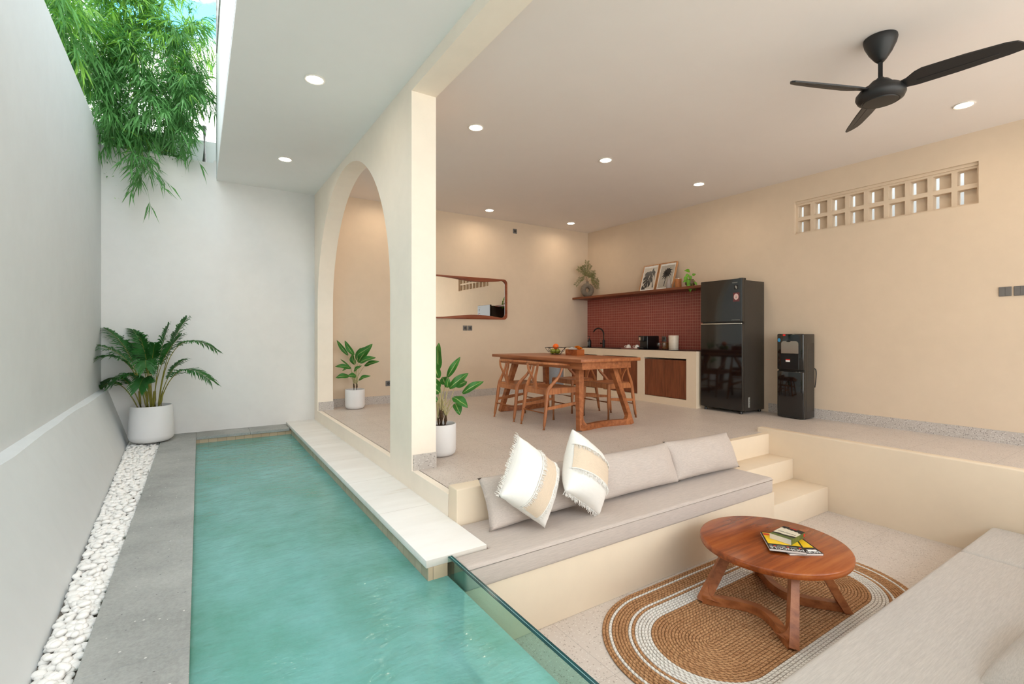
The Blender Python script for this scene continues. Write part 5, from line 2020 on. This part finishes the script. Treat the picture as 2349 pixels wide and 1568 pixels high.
def broad_plant(label, loc, r, h, leaves, origin_h, trunks, group=None):
    """leaves: (base u, base z, tip u, tip z, depth base, depth tip, width); u to the right, depth away from the camera, all in metres from the soil centre"""
    th = thing('potted_plant', label, 'potted plant', loc, 0, group)
    obj('pot', pot_mesh(r, h), M['white_pot'], th, True, angle=50)
    obj('soil', soil_mesh(r - 0.012, h * 0.87), M['soil'], th, True)
    z0 = h * 0.9
    def W3(u, z, d):
        return RIGHT * u + BACK * d + Vector((0, 0, z0 + z))
    for (u, d, hh, rr) in trunks:
        bm = new_bm()
        add_tube(bm, [W3(u, -0.02, d), W3(u * 1.15 + 0.004, hh * 0.5, d), W3(u * 1.3, hh, d)], [rr, rr * 0.9, rr * 0.55], 9)
        obj('stem', bm, M['bark'], th, True)
    for i, (bu, bz, tu, tz, db, dt_, wd_) in enumerate(leaves):
        bm = new_bm()
        uvl = bm.loops.layers.uv.new('UVMap')
        tk = trunks[i % len(trunks)]
        p0 = W3(tk[0] * 1.2, tk[2] * 0.7, tk[1])
        p1 = W3(bu, bz, db)
        mid = (p0 + p1) / 2 + Vector((0, 0, 0.03)) * 1.0
        pts = bez(p0, mid, p1, 8)
        k0 = len(bm.faces)
        add_tube(bm, pts, [0.0062 - 0.0005 * j for j in range(9)], 6)
        bm.faces.ensure_lookup_table()
        for f in bm.faces:
            f.material_index = 1
        nrm = -BACK * 0.9 + Vector((0, 0, 0.6)) + RIGHT * (0.35 if tu > bu else -0.35)
        blade_leaf(bm, uvl, p1, W3(tu, tz, dt_), wd_, nrm, bend=0.10 + 0.04 * ((i * 7) % 3))
        obj('leaf', bm, [M['broad_leaf'], M['stem']], th, True, fix=False)
    return th
def zl(lst, cx, rim, k):
    """leaf table measured on a close-up: zoom pixels to metres"""
    return [((a - cx) * k, (rim - b) * k, (c - cx) * k, (rim - d) * k, e, f, w * k) for a, b, c, d, e, f, w in lst]
k1 = 0.000724
broad_plant('broad-leaved plant in a white pot on the floor beside the pillar', (1.835, 4.02, 0), 0.140, 0.285, zl([
    (135, 420, 130, 88, 0.0, 0.03, 128), (150, 520, 78, 262, -0.06, -0.06, 125), (230, 525, 392, 266, 0.05, 0.08, 88), (270, 650, 502, 468, -0.03, 0.02, 110), (330, 640, 472, 590, 0.06, 0.12, 110),
    (430, 720, 692, 578, 0.0, 0.05, 95), (320, 760, 512, 872, -0.05, -0.12, 130), (330, 850, 400, 985, 0.02, -0.02, 110), (150, 640, 55, 480, -0.04, -0.10, 110), (110, 700, -60, 560, -0.02, -0.08, 120),
    (240, 640, 268, 515, -0.05, -0.08, 80), (90, 720, -130, 690, 0.02, 0.06, 120), (160, 700, 60, 590, -0.08, -0.15, 110), (60, 560, -110, 360, 0.06, 0.10, 110), (140, 790, 130, 730, -0.10, -0.17, 90), (205, 610, 160, 525, 0.05, 0.10, 120)],
    155, 1130, k1), 0.2, [(0.004, 0.0, 0.17, 0.024), (0.035, 0.01, 0.10, 0.017), (-0.022, 0.02, 0.08, 0.012)], 'broad-leaved plants in white pots')
k2 = 0.000750
broad_plant('broad-leaved plant in a white pot behind the arch', (1.93, 7.24, 0), 0.140, 0.285, zl([
    (345, 395, 122, 98, 0.0, 0.0, 85), (480, 390, 308, 104, -0.04, -0.06, 105), (520, 540, 800, 172, 0.06, 0.08, 170), (540, 400, 818, 228, -0.04, -0.04, 130), (460, 580, 400, 375, 0.04, 0.06, 120),
    (600, 540, 912, 440, -0.04, -0.05, 120), (660, 600, 960, 515, 0.02, 0.0, 100), (375, 610, 182, 470, 0.0, 0.02, 28), (430, 650, 132, 610, -0.05, -0.09, 95), (390, 800, 148, 825, -0.06, -0.10, 120),
    (490, 700, 655, 590, -0.07, -0.10, 70), (565, 880, 812, 795, -0.02, -0.05, 80), (540, 800, 395, 780, -0.08, -0.13, 110), (500, 500, 560, 250, 0.05, 0.08, 120), (420, 640, 280, 690, -0.06, -0.10, 70)],
    480, 1100, k2), 0.2, [(-0.015, 0.0, 0.13, 0.014), (0.022, 0.0, 0.13, 0.013)], 'broad-leaved plants in white pots')

# ------------------------------------------------------------------ palm
pm = thing('potted_palm', 'feathery green palm in a large white pot on the pebbles by the far wall', 'potted plant', (-0.475, 7.13, -0.172))
PR, PH = 0.205, 0.425
obj('pot', pot_mesh(PR, PH, 1.10, 0.016), M['white_pot'], pm, True, angle=50)
obj('soil', soil_mesh(PR - 0.017, PH * 0.87), M['soil'], pm, True)
def frond(p0, p1, p2, leafl, t0=0.40, seed=0, n=26, hang=0.5, spread=1.0):
    r = random.Random(seed)
    bm = new_bm()
    pts = bez(p0, p1, p2, 30)
    add_tube(bm, pts, [0.0070 - 0.0062 * i / 30 for i in range(31)], 6)
    for f in bm.faces:
        f.material_index = 1
    for i in range(n):
        t = t0 + (1 - t0) * (i + 0.5) / n
        k = min(29, int(t * 30))
        p = pts[k] + (pts[k + 1] - pts[k]) * (t * 30 - k)
        d = (pts[k + 1] - pts[k]).normalized()
        side = d.cross(Vector((0, 0, 1)))
        if side.length < 0.2:
            side = RIGHT.copy()
        side.normalize()
        upv = side.cross(d).normalized()
        q = (t - t0) / (1 - t0)
        L_ = leafl * (0.55 + 0.75 * math.sin(PI * (0.12 + 0.80 * q))) * r.uniform(0.85, 1.12) * 0.8
        for s in (-1, 1):
            ld_ = (side * s * 0.85 * spread + d * (0.55 + 0.7 * q) + upv * r.uniform(0.15, 0.45)).normalized()
            wv = d.cross(ld_).cross(ld_).normalized() * 0.0108
            prev = None
            for j in range(6):
                u = j / 5
                pt_ = p + ld_ * L_ * u + Vector((0, 0, -hang * L_ * u * u * r.uniform(0.8, 1.2)))
                w_ = wv * math.sin(PI * (0.12 + 0.88 * u)) * (1.0 if u < 1 else 0.05)
                cur = (bm.verts.new(pt_ - w_), bm.verts.new(pt_ + w_))
                if prev:
                    bm.faces.new((prev[0], prev[1], cur[1], cur[0]))
                prev = cur
    return bm
kp = 0.000760
def PW(x, y, d):
    return RIGHT * ((x - 886) * kp) + BACK * d + Vector((0, 0, PH * 0.93 + (1545 - y) * kp))
FR = [((720, 1540, 0.0), (690, 620, 0.0), (95, 300, 0.04), 0.20, 0.45), ((880, 1545, -0.04), (880, 560, -0.20), (70, 545, -0.22), 0.21, 0.45), ((960, 1545, 0.03), (980, 640, 0.10), (1310, 150, 0.14), 0.20, 0.5),
      ((900, 1545, 0.02), (900, 700, 0.08), (1010, 250, 0.16), 0.19, 0.5), ((1000, 1545, 0.0), (1120, 120, 0.0), (1905, 640, -0.02), 0.135, 0.5), ((1020, 1545, -0.02), (1290, 640, -0.06), (1880, 1100, -0.10), 0.20, 0.35),
      ((700, 1540, -0.03), (420, 900, -0.06), (70, 1310, -0.06), 0.13, 0.4), ((720, 1545, 0.0), (480, 880, 0.02), (90, 1170, 0.03), 0.13, 0.35), ((860, 1545, 0.03), (800, 700, 0.10), (390, 330, 0.20), 0.19, 0.5),
      ((940, 1545, -0.02), (960, 800, -0.02), (1335, 410, 0.02), 0.18, 0.5), ((850, 1545, -0.05), (800, 560, -0.18), (420, 760, -0.36), 0.20, 0.4), ((930, 1545, -0.05), (960, 520, -0.20), (1200, 880, -0.40), 0.19, 0.4),
      ((890, 1545, 0.0), (880, 700, -0.05), (820, 420, -0.12), 0.18, 0.4), ((800, 1545, 0.02), (700, 900, 0.05), (480, 1050, 0.0), 0.14, 0.35), ((950, 1545, 0.04), (1050, 900, 0.10), (1300, 800, 0.12), 0.15, 0.4),
      ((900, 1545, -0.06), (900, 760, -0.22), (700, 1120, -0.38), 0.17, 0.35), ((960, 1545, -0.05), (1000, 800, -0.18), (1040, 1180, -0.34), 0.16, 0.35), ((820, 1545, 0.05), (640, 640, 0.14), (250, 480, 0.22), 0.19, 0.5),
      ((870, 1545, 0.0), (860, 800, 0.02), (980, 560, -0.05), 0.17, 0.4)]
for i, (a, b2, c, ll, t0) in enumerate(FR):
    obj('frond', frond(PW(*a), PW(*b2), PW(*c), ll, t0, i + 20), [M['palm_leaf'], M['palm_stem']], pm, False, fix=False)
for i, (x, d, rr, lean) in enumerate(((720, 0.0, 0.010, -14), (790, 0.03, 0.013, -6), (855, -0.03, 0.012, -3), (930, -0.01, 0.016, 3), (1010, 0.02, 0.010, 12), (890, 0.05, 0.012, 2))):
    bm = new_bm()
    add_tube(bm, [PW(x, 1565, d), PW(x + lean, 1440, d), PW(x + 2.4 * lean, 1290, d)], [rr * 1.2, rr, rr * 0.7], 8)
    obj('stem', bm, M['palm_stem'], pm, True)

# ------------------------------------------------------------------ bamboo
def bamboo(label, name_group, canes, nleaf, mats, seed, mat_split):
    """canes: list of (base, bend, tip); leaves hang in fans from side twigs"""
    r = random.Random(seed)
    th = thing('bamboo_clump', label, 'bamboo', canes[0][0])
    o0 = Vector(canes[0][0])
    bms = [new_bm() for _ in mats]
    for (p0, p1, p2, dens) in canes:
        pts = [q - o0 for q in bez(p0, p1, p2, 30)]
        bm = new_bm()
        add_tube(bm, pts, [0.013 - 0.0115 * i / 30 for i in range(31)], 6)
        obj('culm', bm, M['culm'], th, True)
        nodes = int(nleaf * dens)
        for _ in range(nodes):
            t = 1 - (r.random() ** 1.15) * 0.68
            k = min(29, int(t * 30))
            p = pts[k].lerp(pts[k + 1], t * 30 - k)
            d = (pts[k + 1] - pts[k]).normalized()
            tw = Vector((r.gauss(0, 1), r.gauss(0, 1), r.gauss(0, 0.7))).normalized()
            tl = r.uniform(0.12, 0.46)
            q = p + tw * tl * 0.6 + d * tl * 0.55 - Vector((0, 0, 0.25 * tl * tl))
            out = (q - p).normalized()
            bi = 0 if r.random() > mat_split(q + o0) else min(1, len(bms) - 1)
            bm = bms[bi]
            add_tube(bm, [p, q], 0.0014, 3, cap=False)
            for j in range(r.randint(5, 8)):
                ld_ = (out * 0.9 + Vector((r.gauss(0, 0.55), r.gauss(0, 0.55), r.gauss(-0.35, 0.35)))).normalized()
                L_ = r.uniform(0.10, 0.21)
                side = ld_.cross(Vector((r.gauss(0, 0.5), r.gauss(0, 0.5), 1))).normalized() * L_ * 0.052
                b0_ = q - out * r.uniform(0, tl * 0.5)
                m1_ = b0_ + ld_ * L_ * 0.4 + Vector((0, 0, -0.02 * L_))
                e_ = b0_ + ld_ * L_ + Vector((0, 0, -0.30 * L_))
                a1, a2 = bm.verts.new(m1_ - side), bm.verts.new(m1_ + side)
                bm.faces.new((bm.verts.new(b0_), a1, a2))
                bm.faces.new((a1, bm.verts.new(e_), a2))
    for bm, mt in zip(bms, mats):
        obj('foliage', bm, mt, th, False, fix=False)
    return th
B0 = Vector((-1.1, 8.75, 0.0))
can = []
for i, (tx, ty, tz, bx, bz, dn) in enumerate([(-0.55, 7.15, 3.05, -0.75, 5.3, 1.0), (-0.15, 7.20, 3.55, -0.35, 5.4, 1.0), (-0.85, 7.25, 3.45, -0.95, 5.3, 1.0), (0.02, 7.35, 4.1, -0.2, 5.8, 0.9), (-0.45, 7.0, 3.7, -0.6, 5.6, 1.1),
                                              (-0.62, 7.2, 4.2, -0.8, 5.9, 1.1), (-0.25, 7.3, 4.7, -0.5, 6.2, 1.0), (-0.9, 7.2, 4.0, -1.1, 5.7, 1.1), (0.0, 7.6, 5.0, -0.3, 6.2, 0.7), (-0.65, 7.5, 5.2, -0.9, 6.3, 0.9), (-0.3, 7.45, 5.45, -0.7, 6.4, 0.6),
                                              (-0.12, 7.05, 3.95, -0.3, 5.6, 0.9), (-0.75, 7.55, 4.7, -0.95, 6.1, 1.0), (-0.5, 7.6, 5.0, -0.7, 6.3, 0.8), (-0.1, 7.5, 4.45, -0.3, 6.0, 0.7)]):
    base = (-1.15 + 0.10 * (i % 4) + (0.5 if tx > -0.4 else 0), 7.95 + 0.06 * (i % 2), 0.0)
    can.append((base, (bx, 8.05 - 0.2 * (i % 3), bz), (tx, ty, tz), dn))
bamboo('tall bamboo clump arching over the far garden wall above the pool', None, can, 175, [M['bamboo_leaf'], M['bamboo_leaf_pale_sunlit']], 11, lambda q: min(0.75, max(0.03, (q.z - 4.0) * 0.38)))  # sunlit tone painted in: paler leaves more often the higher they hang
can = []
for i, (tx, ty, tz, bx, bz, dn) in enumerate([(-1.15, 7.0, 4.6, -1.6, 6.0, 1.0), (-1.25, 6.5, 5.0, -1.7, 6.4, 1.0), (-1.1, 7.2, 5.4, -1.6, 6.6, 1.0), (-1.2, 6.0, 4.9, -1.7, 6.3, 0.9), (-0.95, 7.4, 5.8, -1.5, 6.8, 0.9), (-1.12, 7.1, 3.95, -1.5, 5.6, 1.0), (-1.12, 6.6, 4.15, -1.5, 5.8, 1.0), (-1.2, 6.0, 4.35, -1.6, 5.9, 1.0), (-1.0, 7.35, 4.5, -1.4, 6.0, 1.0), (-1.3, 5.3, 4.6, -1.7, 6.0, 0.9), (-0.85, 7.5, 5.0, -1.3, 6.4, 1.0)]):
    can.append(((-1.9 + 0.08 * i, 7.4 + 0.1 * (i % 2), 0.0), (bx, ty + 0.2, bz), (tx, ty, tz), dn))
bamboo('yellow-green bamboo clump behind the left garden wall', None, can, 150, [M['bamboo_leaf_pale_sunlit'], M['bamboo_leaf']], 23, lambda q: 0.8 if q.z < 4.3 else 0.35)  # deeper green low down, sunlit pale tone painted in above

# ------------------------------------------------------------------ white pebbles
proto = []
for k in range(8):
    bm = new_bm()
    bmesh.ops.create_icosphere(bm, subdivisions=2, radius=1.0)
    r = random.Random(k)
    sx, sy, sz = r.uniform(0.95, 1.35), r.uniform(0.70, 0.95), r.uniform(0.55, 0.72)
    for vv in bm.verts:
        n_ = mnoise.noise(vv.co * 0.9 + Vector((k * 7, 0, 0)))
        vv.co = Vector((vv.co.x * sx, vv.co.y * sy, vv.co.z * sz)) * (1 + 0.10 * n_)
    me = bpy.data.meshes.new('white_pebble')
    bm.to_mesh(me)
    bm.free()
    me.materials.append(M['pebble'])
    me.polygons.foreach_set('use_smooth', [True] * len(me.polygons))
    proto.append(me)
r = random.Random(5)
spots = []
y = 1.9
while y < 7.45:
    x = xb(y) + 0.026
    while x < -0.386:
        spots.append((min(x + r.uniform(-0.007, 0.007), -0.405), y + r.uniform(-0.010, 0.010), -0.2120 + r.uniform(-0.006, 0.007), r.uniform(0.0155, 0.0225)))
        x += r.uniform(0.026, 0.035)
    y += 0.0245
for _ in range(460):
    y = r.uniform(1.9, 7.4)
    spots.append((r.uniform(xb(y) + 0.03, -0.415), y, -0.196 + r.uniform(0, 0.008), r.uniform(0.016, 0.024)))
spots = [s for s in spots if (Vector((s[0], s[1], 0)) - Vector((-0.475, 7.13, 0))).length > 0.165 or s[2] < -0.20]
vis = [s for s in spots if s[1] > 2.28 and s[2] > -0.222]
vis.sort(key=lambda s: (s[0] ** 2 + s[1] ** 2) - (2.0 if s[2] > -0.199 else 0))
single = set(id(s) for s in vis[:300])
rest = new_bm()
tmpm = []
for s in spots:
    me = r.choice(proto)
    mtx = Matrix.Translation(s[:3]) @ Matrix.Rotation(r.uniform(0, 2 * PI), 4, 'Z') @ Matrix.Rotation(r.uniform(-0.35, 0.35), 4, 'X') @ Matrix.Scale(s[3], 4)
    if id(s) in single:
        o = bpy.data.objects.new('white_pebble', me)
        C.objects.link(o)
        o.matrix_world = mtx
        tag(o, 'smooth white pebble in the nearer half of the strip by the left wall', 'pebble', 'loose white pebbles along the left wall')
    else:
        n0 = len(rest.verts)
        rest.from_mesh(me)
        rest.verts.ensure_lookup_table()
        bmesh.ops.transform(rest, matrix=mtx, verts=rest.verts[n0:])
tag(obj('white_pebbles', rest, M['pebble'], None, True, fix=False), 'bed of small white pebbles running to the palm pot by the left wall', 'pebbles', None, 'stuff')
